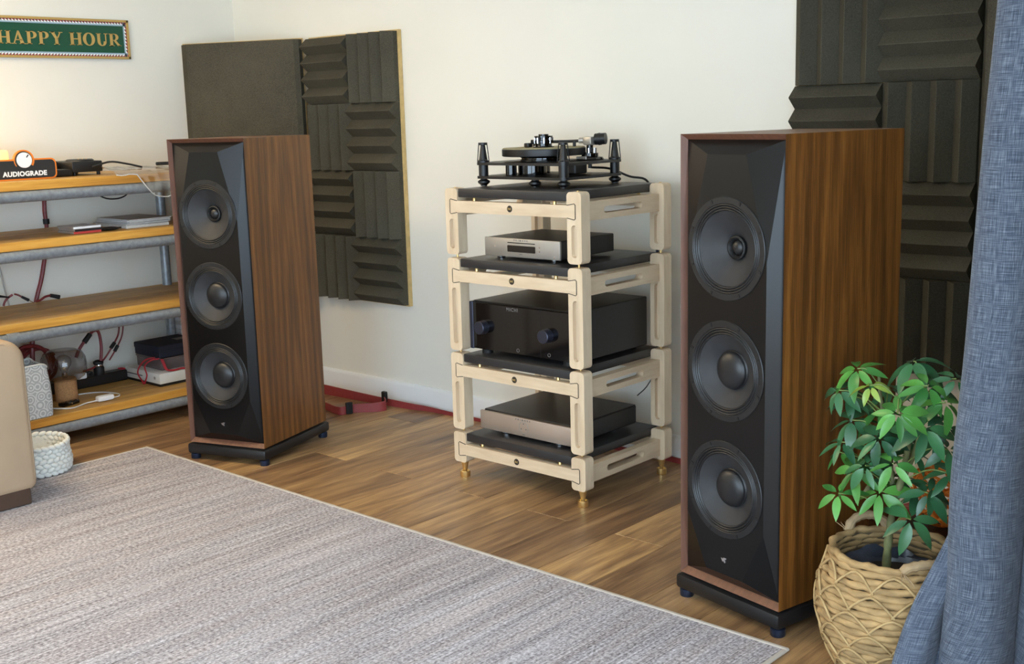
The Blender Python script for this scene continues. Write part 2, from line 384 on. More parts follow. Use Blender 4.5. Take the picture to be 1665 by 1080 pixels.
struct(MB().box(XR, XR + .12, YN, YB, -.1, ZC).box(XR + .12, XO + .12, YN, YN + .12, -.1, ZC).box(XO, XO + .12, WY1, YN, -.1, ZC).box(XO, XO + .12, YF, WY0, -.1, ZC).box(XO, XO + .12, WY0, WY1, -.1, WV0).box(XO, XO + .12, WY0, WY1, WV1, ZC).build('wall_right', 'wall'))
WX0, WX1, WZ0, WZ1 = -2.5, .5, .25, 2.2   # wide window behind the viewer
struct(MB().box(XL, WX0, YF - .12, YF, -.1, ZC).box(WX1, XO + .12, YF - .12, YF, -.1, ZC).box(WX0, WX1, YF - .12, YF, -.1, WZ0).box(WX0, WX1, YF - .12, YF, WZ1, ZC).build('wall_front', 'wall'))
w2 = MB()
for yy in (WY0, (WY0 + WY1) / 2, WY1): w2.box(XO + .03, XO + .09, yy - .03, yy + .03, WV0, WV1)
for zz in (WV0, WV1): w2.box(XO + .03, XO + .09, WY0, WY1, zz - .03, zz + .03)
struct(w2.build('window_2', 'base'))
wf = MB()
for xx in (WX0, (WX0 + WX1) / 2, WX1): wf.box(xx - .03, xx + .03, YF - .09, YF - .03, WZ0, WZ1)
for zz in (WZ0, WZ1): wf.box(WX0, WX1, YF - .09, YF - .03, zz - .03, zz + .03)
struct(wf.build('window_1', 'base'))
struct(MB().box(XL - .12, XO + .12, YF - .12, YB + .12, ZC, ZC + .1).build('ceiling', 'ceil'))
def skirt(name, poly_axis, a0, a1, at):
    prof = [(0, 0), (-.017, 0), (-.017, .086), (-.012, .096), (-.006, .100), (0, .100)]
    m = MB()
    if poly_axis == 'x': m.prism([(at + p, q) for p, q in prof], a0, a1, 'x')
    else: m.prism([(at - p, q) for p, q in prof], a0, a1, 'y')
    return struct(m.build(name, 'base'))
skirt('baseboard_back', 'x', XL, XR, YB); skirt('baseboard_left', 'y', YF, YB - .017, XL)
# ceiling lamp body that carries the light
cl = thing('ceiling_light', 'flat white ceiling panel lamp above the rug', 'lamp', (-4.2, 1.2, 2.38))
MB().box(-.85, .85, -.3, .3, 0, .04, .01).build('housing', 'white', cl)

# ------------------------------------------------------------------ rug
rug = thing('area_rug', 'large grey flecked flatweave rug on the wooden floor', 'rug', (-4.265, 2.425, 0))
MB().box(.012, 2.933, -2.5, -.012, .0, .007, .002).build('weave', 'rug', rug)
MB().box(0, 2.945, -.014, 0, 0, .009, .003).box(0, .014, -2.5, -.014, 0, .009, .003).box(2.931, 2.945, -2.5, -.014, 0, .009, .003).build('hem', 'hem', rug)

# ------------------------------------------------------------------ loudspeakers
AX = Matrix.Rotation(PI / 2, 4, 'X')       # lathe axis z -> -y (towards the front)
def facing(zc, y=-.014): return Matrix.Translation((0, y, zc)) @ AX
def make_speaker(label, loc, yaw):
    t = thing('floorstanding_speaker', label, 'loudspeaker', loc, yaw, 'pair of walnut floorstanding speakers')
    W, D, z0, z1 = .1745, .4454, .0690, 1.2529
    ix, iz0, iz1, r = W - .011, z0 + .016, z1 - .014, .016
    cb = MB()
    o = [(-W, z0), (W, z0), (W, z1), (-W, z1)]; i_ = [(-ix, iz0), (ix, iz0), (ix, iz1), (-ix, iz1)]
    vs_ = [(a, 0, b) for a, b in o] + [(a, D, b) for a, b in o] + [(a, r, b) for a, b in i_] + [(a, r + .04, b) for a, b in i_]
    fs = [(4, 5, 6, 7)] + [(k, (k + 1) % 4, 4 + (k + 1) % 4, 4 + k) for k in range(4)] + [(k, (k + 1) % 4, 8 + (k + 1) % 4, 8 + k) for k in range(4)] + [(8 + k, 8 + (k + 1) % 4, 12 + (k + 1) % 4, 12 + k) for k in range(4)]
    cb.add(vs_, fs[:5]); cb.mat(1).add(vs_, fs[5:]); cb.build('cabinet', ['walnut', 'walnut_edge'], t, smooth=0)
    # faceted baffle with three driver holes
    p = -.014; pm = .1335; pt = .064
    ring = [(pt, 1.204), (-pt, 1.204), (-pm, .946), (-pm, .262), (-pt, .118), (pt, .118), (pm, .262), (pm, .946)]
    zs = (.972, .661, .349); loops = [[Vector((a, b, 0)) for a, b in ring]]
    for zc in zs: loops.append([Vector((.118 * math.cos(2 * PI * k / 40), zc + .118 * math.sin(2 * PI * k / 40), 0)) for k in range(40)])
    tri = tessellate_polygon(loops); flat = [q for l in loops for q in l]
    bf = MB(); bf.add([(q.x, p, q.y) for q in flat], tri)
    c = [(-ix, r, iz0), (ix, r, iz0), (ix, r, iz1), (-ix, r, iz1)]; R3 = [(a, p, b) for a, b in ring]
    vs_ = c + R3; BL, BR, TR, TL = 0, 1, 2, 3; a = 4
    fs = [(TL, TR, a + 0, a + 1), (TL, a + 1, a + 2), (TL, a + 2, a + 3, BL), (BL, a + 3, a + 4), (BL, a + 4, a + 5, BR), (BR, a + 5, a + 6), (BR, a + 6, a + 7, TR), (TR, a + 7, a + 0)]
    bf.add(vs_, fs).build('baffle', 'baffle', t, smooth=0)
    for k, zc in enumerate(zs):
        M = facing(zc)
        dm = MB(); dm.lathe([(.130, -.004), (.130, .0015), (.1285, .003), (.114, .003), (.112, .001), (.112, -.012)], 48, M)
        dm.mat(1)
        for q in range(8):
            ang = 2 * PI * (q + .5) / 8; Q = M @ Matrix.Rotation(ang, 4, 'Z') @ Matrix.Translation((.1235, 0, .0032))
            dm.box(-.005, .004, -.003, .003, -.001, .0012, M=Q)
        d = dm.build('driver', ['ring', 'rubber'], t)
        prof = []
        for q in range(25):
            u = q / 24; prof.append((.113 - u * .019, .0005 + .0028 * abs(math.sin(u * 3 * PI)) - .002 * u))
        MB().lathe(prof, 48, M).build('surround', 'rubber' if 0 else 'ring', d, smooth=60)
        if k == 0:
            MB().lathe([(.094, -.002), (.085, -.008), (.066, -.020), (.045, -.033), (.031, -.043), (.029, -.046)], 48, M).build('cone', 'cone', d, smooth=80)
            MB().lathe([(.030, -.047), (.030, -.036), (.026, -.034), (.021, -.040), (.020, -.046)], 32, M).build('tweeter_ring', 'rubber', d, smooth=50)
            MB().lathe([(.0205, -.046)] + [(.0195 * math.cos(PI / 2 * q / 6) + 1e-5, -.046 + .013 * math.sin(PI / 2 * q / 6)) for q in range(7)], 32, M).build('tweeter_dome', 'cap', d, smooth=80)
        else:
            MB().lathe([(.094, -.002), (.085, -.007), (.068, -.018), (.050, -.030)], 48, M).build('cone', 'cone', d, smooth=80)
            MB().lathe([(.052, -.031), (.0505, -.026)] + [(.0495 * math.cos(PI / 2 * q / 10) + 1e-5, -.026 + .022 * math.sin(PI / 2 * q / 10)) for q in range(11)], 40, M).build('dust_cap', 'cap', d, smooth=80)
    em = MB()
    for pl in ([(-.010, .006), (-.002, .004), (-.002, .0075), (.010, .0075), (.007, .003), (.0035, .003), (.0065, -.004), (.003, -.007), (-.001, -.002), (-.004, -.005), (-.007, 0)],):
        em.prism([(a_, .157 + b_) for a_, b_ in pl], p - .0012, p + .0005)
    em.build('emblem', 'chrome', t, smooth=0)
    pl = MB().box(-.184, .184, -.012, D + .010, .0235, .0640, .009, 2).box(-.165, .165, .008, D - .01, .062, .0692)
    pl.build('plinth', 'black', t)
    for fx, fy in ((-.163, .012), (.163, .012), (-.163, D - .014), (.163, D - .014)):
        MB().lathe([(1e-5, 0), (.018, 0), (.0195, .003), (.0195, .020), (.012, .026), (1e-5, .028)], 20, Matrix.Translation((fx, fy, 0))).build('foot', 'footmetal', t)
    return t
make_speaker('walnut floorstanding speaker beside the scaffold pole shelving', (-3.8204, 2.5122, 0), .3334)
make_speaker('walnut floorstanding speaker beside the potted plant and blue curtain', (-1.5498, 2.5078, 0), -.2094)

# ------------------------------------------------------------------ hi-fi rack
KX, KY = -2.6707, 3.1822
rack = thing('hifi_rack', 'pale maple four tier hi-fi rack with black shelves and brass feet', 'rack', (KX, KY, 0))
PA, PB, HX, HD = .2787, .2297, .030, .0225
tiers = [(1.062, .828, (.849, .955)), (.815, .480, (.504, .708)), (.470, .186, (.210, .364)), (.174, .060, None)]
for ti, (top, bot, slot) in enumerate(tiers):
    for sx in (-1, 1):
        for sy in (-1, 1):
            cx, cy = sx * PA, sy * PB; m = MB()
            outer = rrect(cx - HX, cx + HX, bot, top, .012 if top - bot < .2 else .014)
            if slot:
                inner = rrect(cx - .012, cx + .012, slot[0], slot[1], .0119)
                m.holed(outer, inner, cy - HD, cy + HD, .016)
            else: m.prism(outer, cy - HD, cy + HD)
            m.build('post', 'maple', rack, smooth=40)
            MB().cyl((cx, cy, top - .004), (cx, cy, top + (.014 if ti else .003)), .004, n=12).build('brass_pin', 'brass', rack)
    b0, b1 = top - .084, top - .043
    for sy in (-1, 1):
        yf = sy * (PB + HD); ya, yb = (yf - .0008, yf + .028) if sy < 0 else (yf - .028, yf + .0008)
        xi = PA - HX; xo = PA + .0055
        poly = [(-xi, b1), (-xi - .004, b1), (-xo + .004, b1 + .005), (-xo, b1 + .002), (-xo, b0 - .002), (-xo + .004, b0 - .005), (-xi - .004, b0), (-xi, b0), (xi, b0), (xi + .004, b0), (xo - .004, b0 - .005), (xo, b0 - .002), (xo, b1 + .002), (xo - .004, b1 + .005), (xi + .004, b1), (xi, b1)]
        bo = MB().prism(poly, ya, yb).build('beam', 'maple_x', rack, smooth=0)
        if sy < 0:
            for sgn in (-1, 1):
                pts = [(sgn * a_, yf - .0010, b_) for a_, b_ in ((xi + .001, b1 + .0005), (xi + .004, b1 + .0005), (xo - .004, b1 + .0055), (xo + .0005, b1 + .002), (xo + .0005, b0 - .002), (xo - .004, b0 - .0055), (xi + .004, b0 - .0005), (xi + .001, b0 - .0005))]
                MB().tube(pts, .0013, 6).build('joint_line', 'line', bo)
            bd = MB().lathe([(1e-5, .0025), (.0105, .0025), (.0115, .001), (.0115, -.003)], 24, Matrix.Translation((0, yf, (b0 + b1) / 2)) @ AX).build('badge', 'line', bo)
            g = MB(); gz = (b0 + b1) / 2
            for a_, b_, c_, d_ in ((-.005, -.004, -.005, .004), (-.005, .004, 0, -.002), (0, -.002, .005, .004), (.005, .004, .005, -.004)):
                g.tube([(a_, yf - .0028, gz + b_), (c_, yf - .0028, gz + d_)], .0009, 5)
            g.build('badge_letter', 'gold', bo)
    r0, r1 = top - .097, top - .037
    for sx in (-1, 1):
        xo_ = sx * (PA + .010); xi_ = xo_ - sx * .030
        outer = rrect(-(PB - HD) - .004, PB - HD + .004, r0, r1, .006); zc = (r0 + r1) / 2
        inner = rrect(-.107, .107, zc - .011, zc + .011, .0109)
        MB().holed(outer, inner, min(xo_, xi_), max(xo_, xi_), None, 'x').build('side_rail', 'maple_y', rack, smooth=40)
    MB().box(-.2475, .2475, -(PB + HD) + .003, PB + HD - .003, top - .031, top - .001, .003, 2).build('shelf_board', 'board', rack)
    for px_, py_ in ((-.1825, -.233), (.1825, -.233), (-.1825, .233), (.1825, .233)):
        MB().lathe([(1e-5, top - .048), (.006, top - .048), (.006, top - .034), (.004, top - .030), (1e-5, top - .030)], 12, Matrix.Translation((px_, py_, 0))).build('shelf_stud', 'brass', rack)
for sx in (-1, 1):
    for sy in (-1, 1):
        T = Matrix.Translation((sx * PA, sy * PB, 0))
        f = MB().lathe([(1e-5, .062), (.0155, .062), (.0145, .056), (.0065, .020), (.004, .012), (1e-5, .012)], 24, T).build('foot', 'brass', rack)
        MB().lathe([(1e-5, 0), (.018, 0), (.0185, .001), (.0185, .021), (.0175, .022), (.013, .022), (.011, .012), (1e-5, .012)], 24, T).build('foot_cup', 'brass', f)

# ------------------------------------------------------------------ components on the rack
def dots_text(m, txt, size, x, y, z, spacing): m.add(*text_mb(txt, size, .0004, .0002, spacing), M=Matrix.Translation((x, y, z)) @ FRONT)
cd = thing('disc_player', 'slim silver fronted disc player on the second rack shelf', 'disc player', (-2.677, 2.99, .8146))
MB().box(-.173, .173, 0, .010, .011, .076, .003, 2).build('faceplate', 'silver', cd)
MB().box(-.168, .168, .010, .305, .013, .0755, .003, 1).build('case', 'chassis', cd)
MB().box(-.063, .063, -.0008, .002, .0595, .0625).build('disc_slot', 'rubber', cd)
MB().prism(rrect(-.064, .064, .029, .052, .003), -.001, .002).build('display', 'gloss', cd)
m = MB(); dots_text(m, 'PRIMARE', .0085, -.002, -.0004, .0695, 2.2); m.build('lettering', 'grey', cd, smooth=0)
m = MB(); dots_text(m, 'CD15', .005, -.002, -.0004, .022, 1.2); m.build('model_lettering', 'grey', cd, smooth=0)
for bx, bz in ((-.120, .046), (.082, .050), (.082, .036), (.150, .020)):
    MB().lathe([(1e-5, .0015), (.003, .0015), (.0035, 0), (.0035, -.002)], 14, Matrix.Translation((bx, 0, bz)) @ AX).build('button', 'chrome', cd)
for fx, fy in ((-.135, .045), (.112, .045), (0, .27)):
    MB().lathe([(1e-5, 0), (.014, 0), (.015, .002), (.015, .011), (.012, .013), (1e-5, .013)], 20, Matrix.Translation((fx, fy, 0))).build('foot', 'chrome', cd)

mi = thing('integrated_amplifier', 'large gloss black amplifier with two knobs on the third rack shelf', 'amplifier', (-2.672, 2.972, .4696))
MB().box(-.225, .225, -.004, .012, .018, .186, .002).build('front_panel', 'gloss', mi)
for sx in (-1, 1): MB().box(sx * .234 - .0085, sx * .234 + .0085, -.006, .03, .016, .188, .002).build('side_trim', 'gun', mi)
MB().box(-.240, .240, .012, .412, .014, .190, .003).build('case', 'chassis', mi)
MB().box(.0915, .0925, -.0046, 0, .018, .186).build('panel_joint', 'rubber', mi)
for kx in (-.172, .126):
    k = MB().lathe([(1e-5, .030), (.0215, .030), (.0235, .028), (.0245, .004), (.0245, 0)], 40, Matrix.Translation((kx, -.004, .100)) @ AX).build('knob', 'gun', mi)
m = MB(); dots_text(m, 'MICHI', .017, -.035, -.0046, .174, 1.25); m.build('lettering', 'grey', mi, smooth=0)
for kx, kz in ((-.012, .033), (.130, .033)):
    MB().lathe([(.0065, 0), (.0065, .001), (.0052, .001), (.0052, 0)], 20, Matrix.Translation((kx, -.004, kz)) @ AX).build('socket_ring', 'grey', mi)
for fx, fy in ((-.19, .03), (.19, .03), (-.19, .38), (.19, .38)):
    MB().cyl((fx, fy, 0), (fx, fy, .016), .02).build('foot', 'rubber', mi)

am = thing('power_amplifier', 'flat champagne fronted power amplifier on the lowest rack shelf', 'amplifier', (-2.682, 2.987, .1736))
MB().box(-.215, .215, 0, .012, .013, .080, .003, 2).build('faceplate', 'champ', am)
MB().box(-.208, .208, .012, .385, .014, .0815, .004, 1).build('case', 'chassis', am)
MB().box(-.206, .206, .016, .383, .0815, .0835, .0008).build('top_cover', 'board', am)
m = MB(); dots_text(m, 'PRIMARE', .0085, -.006, -.0004, .0725, 2.4); m.build('lettering', 'grey', am, smooth=0)
MB().lathe([(.0225, 0), (.0225, .0012), (.0205, .0012), (.0205, 0)], 40, Matrix.Translation((-.003, 0, .047)) @ AX).build('power_ring', 'silver', am)
for a_ in range(3):
    an = a_ * 2 * PI / 3 + PI / 2; MB().lathe([(1e-5, .001), (.0025, .001), (.0025, 0)], 10, Matrix.Translation((-.003 + .013 * math.cos(an), 0, .047 + .013 * math.sin(an))) @ AX).build('indicator', 'grey', am)
m = MB(); dots_text(m, 'A35.2', .005, -.003, -.0004, .020, 1.1); m.build('model_lettering', 'grey', am, smooth=0)
for fx, fy in ((-.125, .04), (.13, .04), (-.15, .33), (.15, .33)):
    MB().lathe([(1e-5, 0), (.018, 0), (.019, .002), (.019, .012), (.015, .014), (1e-5, .014)], 20, Matrix.Translation((fx, fy, 0))).build('foot', 'chrome', am)

# ------------------------------------------------------------------ turntable
tt = thing('turntable', 'black skeletal turntable with corner towers on the top rack shelf', 'turntable', (-2.734, 3.2125, 1.0616))
AXX, AYY = .186, .1425
def plate(z0, z1, name):
    o = rrect(-AXX - .022, AXX + .022, -AYY - .022, AYY + .022, .02, 6); MB().prism(o, z0, z1, 'z').build(name, 'black', tt)
plate(.027, .036, 'lower_plate'); plate(.075, .084, 'upper_plate')
for sx in (-1, 1):
    for sy in (-1, 1):
        T = Matrix.Translation((sx * AXX, sy * AYY, 0))
        MB().lathe([(1e-5, 0), (.012, 0), (.012, .004), (.022, .012), (.022, .018), (.012, .024), (.012, .028)], 12, T).build('foot', 'black', tt)
        tw = MB().lathe([(.017, .034), (.017, .077)], 24, T).lathe([(.022, .083), (.022, .090), (.018, .091), (.0150, .094), (.0085, .142), (.007, .146)], 24, T).build('tower', 'black', tt)
        MB().lathe([(1e-5, .154), (.0155, .154), (.0165, .153), (.0165, .146), (.0155, .145), (1e-5, .145)], 24, T).build('tower_cap', 'black', tw)
        for k in range(4):
            an = PI / 4 + k * PI / 2; MB().cyl(T @ Vector((.0205 * math.cos(an), .0205 * math.sin(an), .088)), T @ Vector((.0150 * math.cos(an), .0150 * math.sin(an), .147)), .0019, n=6).build('rod', 'black', tw)
MB().lathe([(1e-5, 0), (.012, 0), (.012, .004), (.021, .012), (.021, .018), (.012, .024), (.012, .028)], 12, Matrix.Translation((.057, -AYY, 0))).build('foot', 'black', tt)
PC = Matrix.Translation((-.022, .0, 0))
MB().lathe([(1e-5, .084), (.085, .084), (.085, .090), (.081, .092), (.081, .096), (.085, .098), (.095, .104), (1e-5, .104)], 48, PC).build('subplatter', 'gloss', tt)
pl = MB().lathe([(1e-5, .103), (.146, .103), (.1495, .105), (.150, .107), (.150, .127), (.148, .129), (1e-5, .129)], 64, PC).build('platter', 'black', tt)
MB().lathe([(1e-5, .1285), (.1465, .1285), (.1465, .1318), (1e-5, .1318)], 64, PC).build('platter_mat', 'felt', pl)
pk = MB().lathe([(1e-5, .131), (.038, .131), (.038, .135), (.030, .137), (.030, .146), (.033, .148), (.033, .156), (.028, .158), (.028, .164), (.033, .166), (.033, .172), (.018, .174), (.018, .178), (1e-5, .178)], 24, PC).build('record_clamp', 'gloss', tt)
for k in range(8):
    an = k * PI / 4; MB().lathe([(1e-5, .146), (.0045, .146), (.0045, .166), (1e-5, .166)], 8, PC @ Matrix.Translation((.031 * math.cos(an), .031 * math.sin(an), 0))).build('clamp_stud', 'chrome', pk)
MB().cyl((-.06, -.02, .036), (-.06, -.02, .075), .052, n=32).build('bearing_housing', 'gloss', tt)
MB().cyl((-.10, .07, .036), (-.10, .07, .075), .036, n=24).cyl((-.10, -.09, .036), (-.10, -.09, .075), .020, n=20).build('motor', 'gloss', tt)
MB().box(.05, .12, .0, .07, .038, .072, .004).build('control_box', 'black', tt)
# tonearm
ab = MB().lathe([(1e-5, .084), (.048, .084), (.050, .087), (.046, .094), (.030, .098), (.030, .108), (.020, .110), (.012, .112), (.012, .142), (1e-5, .142)], 32, Matrix.Translation((.120, .085, 0))).build('tonearm_base', 'gloss', tt)
MB().box(.098, .142, .034, .040, .088, .098, .001).build('base_badge', 'silver', ab)
for k in range(6):
    an = k * PI / 3; MB().cyl((.120 + .022 * math.cos(an), .085 + .022 * math.sin(an), .098), (.120 + .022 * math.cos(an), .085 + .022 * math.sin(an), .126), .004, n=8).build('base_stud', 'chrome', ab)
tb = MB().box(.102, .140, .066, .104, .136, .166, .006, 2).cyl((.098, .085, .152), (.078, .078, .152), .010, n=16).build('bearing_block', 'silver', tt)
MB().cyl((.140, .092, .156), (.176, .105, .158), .020, n=24).cyl((.150, .096, .156), (.158, .099, .157), .0215, n=24).build('counterweight', 'black', tt)
MB().tube(catmull([(.10, .083, .152), (.04, .062, .150), (-.02, .015, .150), (-.052, -.030, .148)], 5), .0055, 10).build('arm_tube', 'black', tt)
MB().box(-.072, -.050, -.052, -.026, .133, .148, .003).build('headshell', 'black', tt)
MB().cyl((.062, .07, .128), (.062, .07, .150), .006, n=12).box(.048, .076, .058, .082, .122, .130, .002).build('arm_rest', 'black', tt)
MB().cyl((.120, .085, .055), (.120, .085, .076), .007, n=12).build('arm_plug', 'black', tt)
MB().tube(catmull([(.120, .085, .058), (.16, .15, .050), (.20, .21, .020), (.235, .255, .008), (.242, .29, -.03)], 6), .004, 8).build('arm_cable', 'rubber', tt)

# cords hanging behind the rack
tag(MB().tube(catmull([(-2.49, 3.505, 1.03), (-2.487, 3.515, .90), (-2.478, 3.52, .70), (-2.485, 3.52, .45), (-2.478, 3.52, .20), (-2.48, 3.50, .02)], 8), .0055, 8).build('mains_cable', 'bluewire'), 'thin dark blue cord hanging behind the maple rack', 'cord')
tag(MB().tube(catmull([(-2.52, 3.44, .27), (-2.50, 3.47, .30), (-2.485, 3.50, .345)], 6), .002, 6).build('signal_lead', 'rubber'), 'thin black lead curling up behind the lowest amplifier', 'cord')

# ------------------------------------------------------------------ acoustic foam panels
TS = .3025
def wedge_mesh(vertical):
    n = 4; b, h = .024, .066; prof = [(0, 0)]
    q = TS / n
    for k in range(n): prof += [(k * q + .001, -b), (k * q + q / 2 - .0012, -h), (k * q + q / 2 + .0012, -h)]
    prof += [(TS - .001, -b), (TS, 0)]
    m = MB()
    if vertical: m.prism([(a_, d_) for a_, d_ in prof], .0005, TS - .0005, 'z')
    else: m.add([(x_, d_, a_) for x_ in (.0005, TS - .0005) for a_, d_ in prof], [tuple(range(len(prof))), tuple(range(2 * len(prof) - 1, len(prof) - 1, -1))] + [(i, i + len(prof), (i + 1) % len(prof) + len(prof), (i + 1) % len(prof)) for i in range(len(prof))])
    o = m.build('foam_tile', 'foam', smooth=0); me = o.data; bpy.data.objects.remove(o); return me
VT, HT = wedge_mesh(True), wedge_mesh(False)
def panel(label, x0, first_vertical):
    t = thing('acoustic_panel', label, 'acoustic panel', (x0, YB - .0015, .471), 0, 'foam acoustic panels on the white wall')
    MB().box(-.006, 2 * TS + .006, -.020, 0, -.006, 4 * TS + .006).build('backing_board', 'ply', t, smooth=0)
    for r_ in range(4):
        for c_ in range(2):
            v_ = ((3 - r_) + c_) % 2 == (0 if first_vertical else 1)
            link_mesh('foam_tile', VT if v_ else HT, t, (c_ * TS, -.019, r_ * TS))
panel('wedge foam acoustic panel behind the speaker by the shelving', -4.488, False)
panel('wedge foam acoustic panel behind the speaker by the plant', -1.945, True)
def plain_panel(label, pa, pb):
    a_, b_ = Vector(pa), Vector(pb); d = b_ - a_; L = d.length
    t = thing('acoustic_panel', label, 'acoustic panel', (pa[0], pa[1], .471), math.atan2(d.y, d.x), 'foam acoustic panels on the white wall')
    MB().box(0, L, .0, .012, -.006, 4 * TS + .006).build('backing_board', 'ply', t, smooth=0)
    e = .05
    MB().prism([(0, 0), (0, -.008), (e, -.045), (L - e * .4, -.045), (L, -.03), (L, 0)], 0, 4 * TS, 'z').build('foam_sheet', 'foam', t, smooth=0)
plain_panel('smooth foam panel set across the room corner by the shelving', (-5.098, 3.268), (-4.506, 3.530))
plain_panel('smooth foam panel set across the corner by the blue curtain', (-1.335, 3.555), (-.60, 3.20))

# ------------------------------------------------------------------ shelving
SX = -4.60
sh = thing('scaffold_shelving', 'shelving of pine scaffold boards on galvanised steel poles', 'shelf', (SX, 2.3, 0))
levels = [1.042, .806, .4806, .0735]
for li, z in enumerate(levels):
    for xo in (0, -.44):
        MB().cyl((xo, -.95, z), (xo, .88, z), .0235, n=20).build('rail', 'steel', sh)
    for bi, (xa, xb) in enumerate(((-.237, .014), (-.484, -.241))):
        zt = z + .0235; m = MB(); m.box(xa, xb, -.95, .90, zt, zt + .037, .0025)
        o = m.build('shelf_plank', ['pine', 'pine_top'], sh)
        for p_ in o.data.polygons: p_.material_index = 1 if p_.normal.z > .7 else 0
for xo in (0, -.44):
    for yo in (-.9, .745):
        MB().cyl((xo, yo, .008), (xo, yo, 1.075), .022, n=18).lathe([(1e-5, 0), (.045, 0), (.045, .008), (.026, .012), (.026, .03), (1e-5, .03)], 20, Matrix.Translation((xo, yo, 0))).build('upright', 'steel', sh)
MB().cyl((0, -.265, levels[2]), (0, -.215, levels[2]), .029, n=20).build('pole_coupler', 'steel', sh)
ZS = [z + .0235 + .037 + .0006 for z in levels]      # shelf tops

# ------------------------------------------------------------------ HAPPY HOUR sign on the wall beside the shelving
sg = thing('pub_sign', 'green framed mirror sign reading HAPPY HOUR in gold letters', 'sign', (XL, 2.655, 1.700), 0)
SW, SH_ = .333, .088
MB().box(0, .010, -SW, SW, -SH_, SH_).build('backing', 'signgreen', sg, smooth=0)
fr = MB()
for a_, b_, c_, d_ in ((-SW, SW, SH_ - .010, SH_), (-SW, SW, -SH_, -SH_ + .010), (-SW, -SW + .010, -SH_, SH_), (SW - .010, SW, -SH_, SH_)): fr.box(0, .016, a_, b_, c_, d_)
fr.build('frame', 'gold', sg, smooth=0)
bd = MB(); yi, zi = SW - .010, SH_ - .010; bw = .011
def strip(L0, L1, fn):
    n = int((L1 - L0) / .0145)
    for k in range(n):
        a_ = L0 + (L1 - L0) * k / n; b_ = L0 + (L1 - L0) * (k + 1) / n; m_ = (a_ + b_) / 2
        bd.mat(0).add([fn(a_, 0), fn(m_, 0), fn(b_, bw * .5), fn(m_, bw * .5)], [(0, 1, 2, 3)])
        bd.mat(1).add([fn(a_, bw * .1), fn(m_, bw * .55), fn(b_, bw), fn(a_, bw)], [(0, 1, 2, 3)])
    bd.mat(2).add([fn(L0, bw), fn(L1, bw), fn(L1, bw * 1.55), fn(L0, bw * 1.55)], [(0, 1, 2, 3)])
strip(-yi, yi, lambda a_, d_: (.0106, a_, zi - d_)); strip(-yi, yi, lambda a_, d_: (.0106, a_, -zi + d_)); strip(-zi, zi, lambda a_, d_: (.0106, yi - d_, a_)); strip(-zi, zi, lambda a_, d_: (.0106, -yi + d_, a_))
bd.build('border_print', ['crimson', 'white', 'sky'], sg, smooth=0)
def ell(cx, cz, ro, ri, so, si, a0, a1, n=14):
    P = []
    for k in range(n + 1):
        t = a0 + (a1 - a0) * k / n; P.append(((cx + ro * math.cos(t), cz + so * math.sin(t)), (cx + ri * math.cos(t), cz + si * math.sin(t))))
    return [[P[k][0], P[k + 1][0], P[k + 1][1], P[k][1]] for k in range(n)]
def rc(x0, x1, z0, z1): return [(x0, z0), (x1, z0), (x1, z1), (x0, z1)]
def glyph(c):
    S = .06
    if c == 'H': return .98, [rc(.10, .32, 0, 1), rc(.66, .88, 0, 1), rc(.3, .68, .46, .54), rc(.02, .40, 0, S), rc(.02, .40, 1 - S, 1), rc(.58, .96, 0, S), rc(.58, .96, 1 - S, 1)]
    if c == 'A': return .98, [[(.10, 0), (.18, 0), (.50, .86), (.44, 1)], [(.62, 0), (.88, 0), (.54, 1), (.42, 1)], rc(.24, .72, .28, .35), rc(0, .30, 0, S), rc(.54, .98, 0, S)]
    if c in 'PR':
        g = [rc(.10, .32, 0, 1), rc(.02, .42, 0, S), rc(.02, .34, 1 - S, 1), rc(.3, .46, .94, 1), rc(.3, .46, .44, .5)] + ell(.44, .72, .34, .12, .28, .22, -PI / 2, PI / 2)
        if c == 'R': g += [[(.36, .46), (.56, .46), (.94, 0), (.70, 0)], rc(.68, .98, 0, S)]; return .96, g
        return .84, g
    if c == 'Y': return .94, [[(.06, 1), (.30, 1), (.58, .45), (.38, .45)], [(.74, 1), (.82, 1), (.56, .42), (.48, .48)], rc(.36, .58, 0, .48), rc(.26, .68, 0, S), rc(0, .38, 1 - S, 1), rc(.64, .94, 1 - S, 1)]
    if c == 'O': return 1.0, ell(.48, .5, .46, .22, .52, .45, 0, 2 * PI, 28)
    if c == 'U': return .96, [rc(.10, .32, .34, 1), rc(.72, .80, .34, 1), rc(.02, .40, 1 - S, 1), rc(.62, .92, 1 - S, 1)] + ell(.45, .34, .35, .13, .36, .29, PI, 2 * PI) + [[(.58, .34), (.80, .34), (.72, .36), (.6, .36)]]
    return .5, []
LH = .056; pen = 0; lt = []
for ch in 'HAPPY HOUR':
    wd, g = glyph(ch) if ch != ' ' else (.42, [])
    if g: lt.append([[(pen + a_, b_) for a_, b_ in poly] for poly in g])
    pen += wd + .03
LWID = .585
for g in lt:
    lm = MB()
    for poly in g:
        P = [(.0106, (a_ / pen - .5) * LWID, (b_ - .5) * LH - .002) for a_, b_ in poly]; Q = [(.0125, b_, c_) for _, b_, c_ in P]; n = len(P)
        lm.add(P + Q, [tuple(range(n, 2 * n))] + [(k, (k + 1) % n, n + (k + 1) % n, n + k) for k in range(n)])
    lm.build('letter', 'gold', sg, smooth=0)

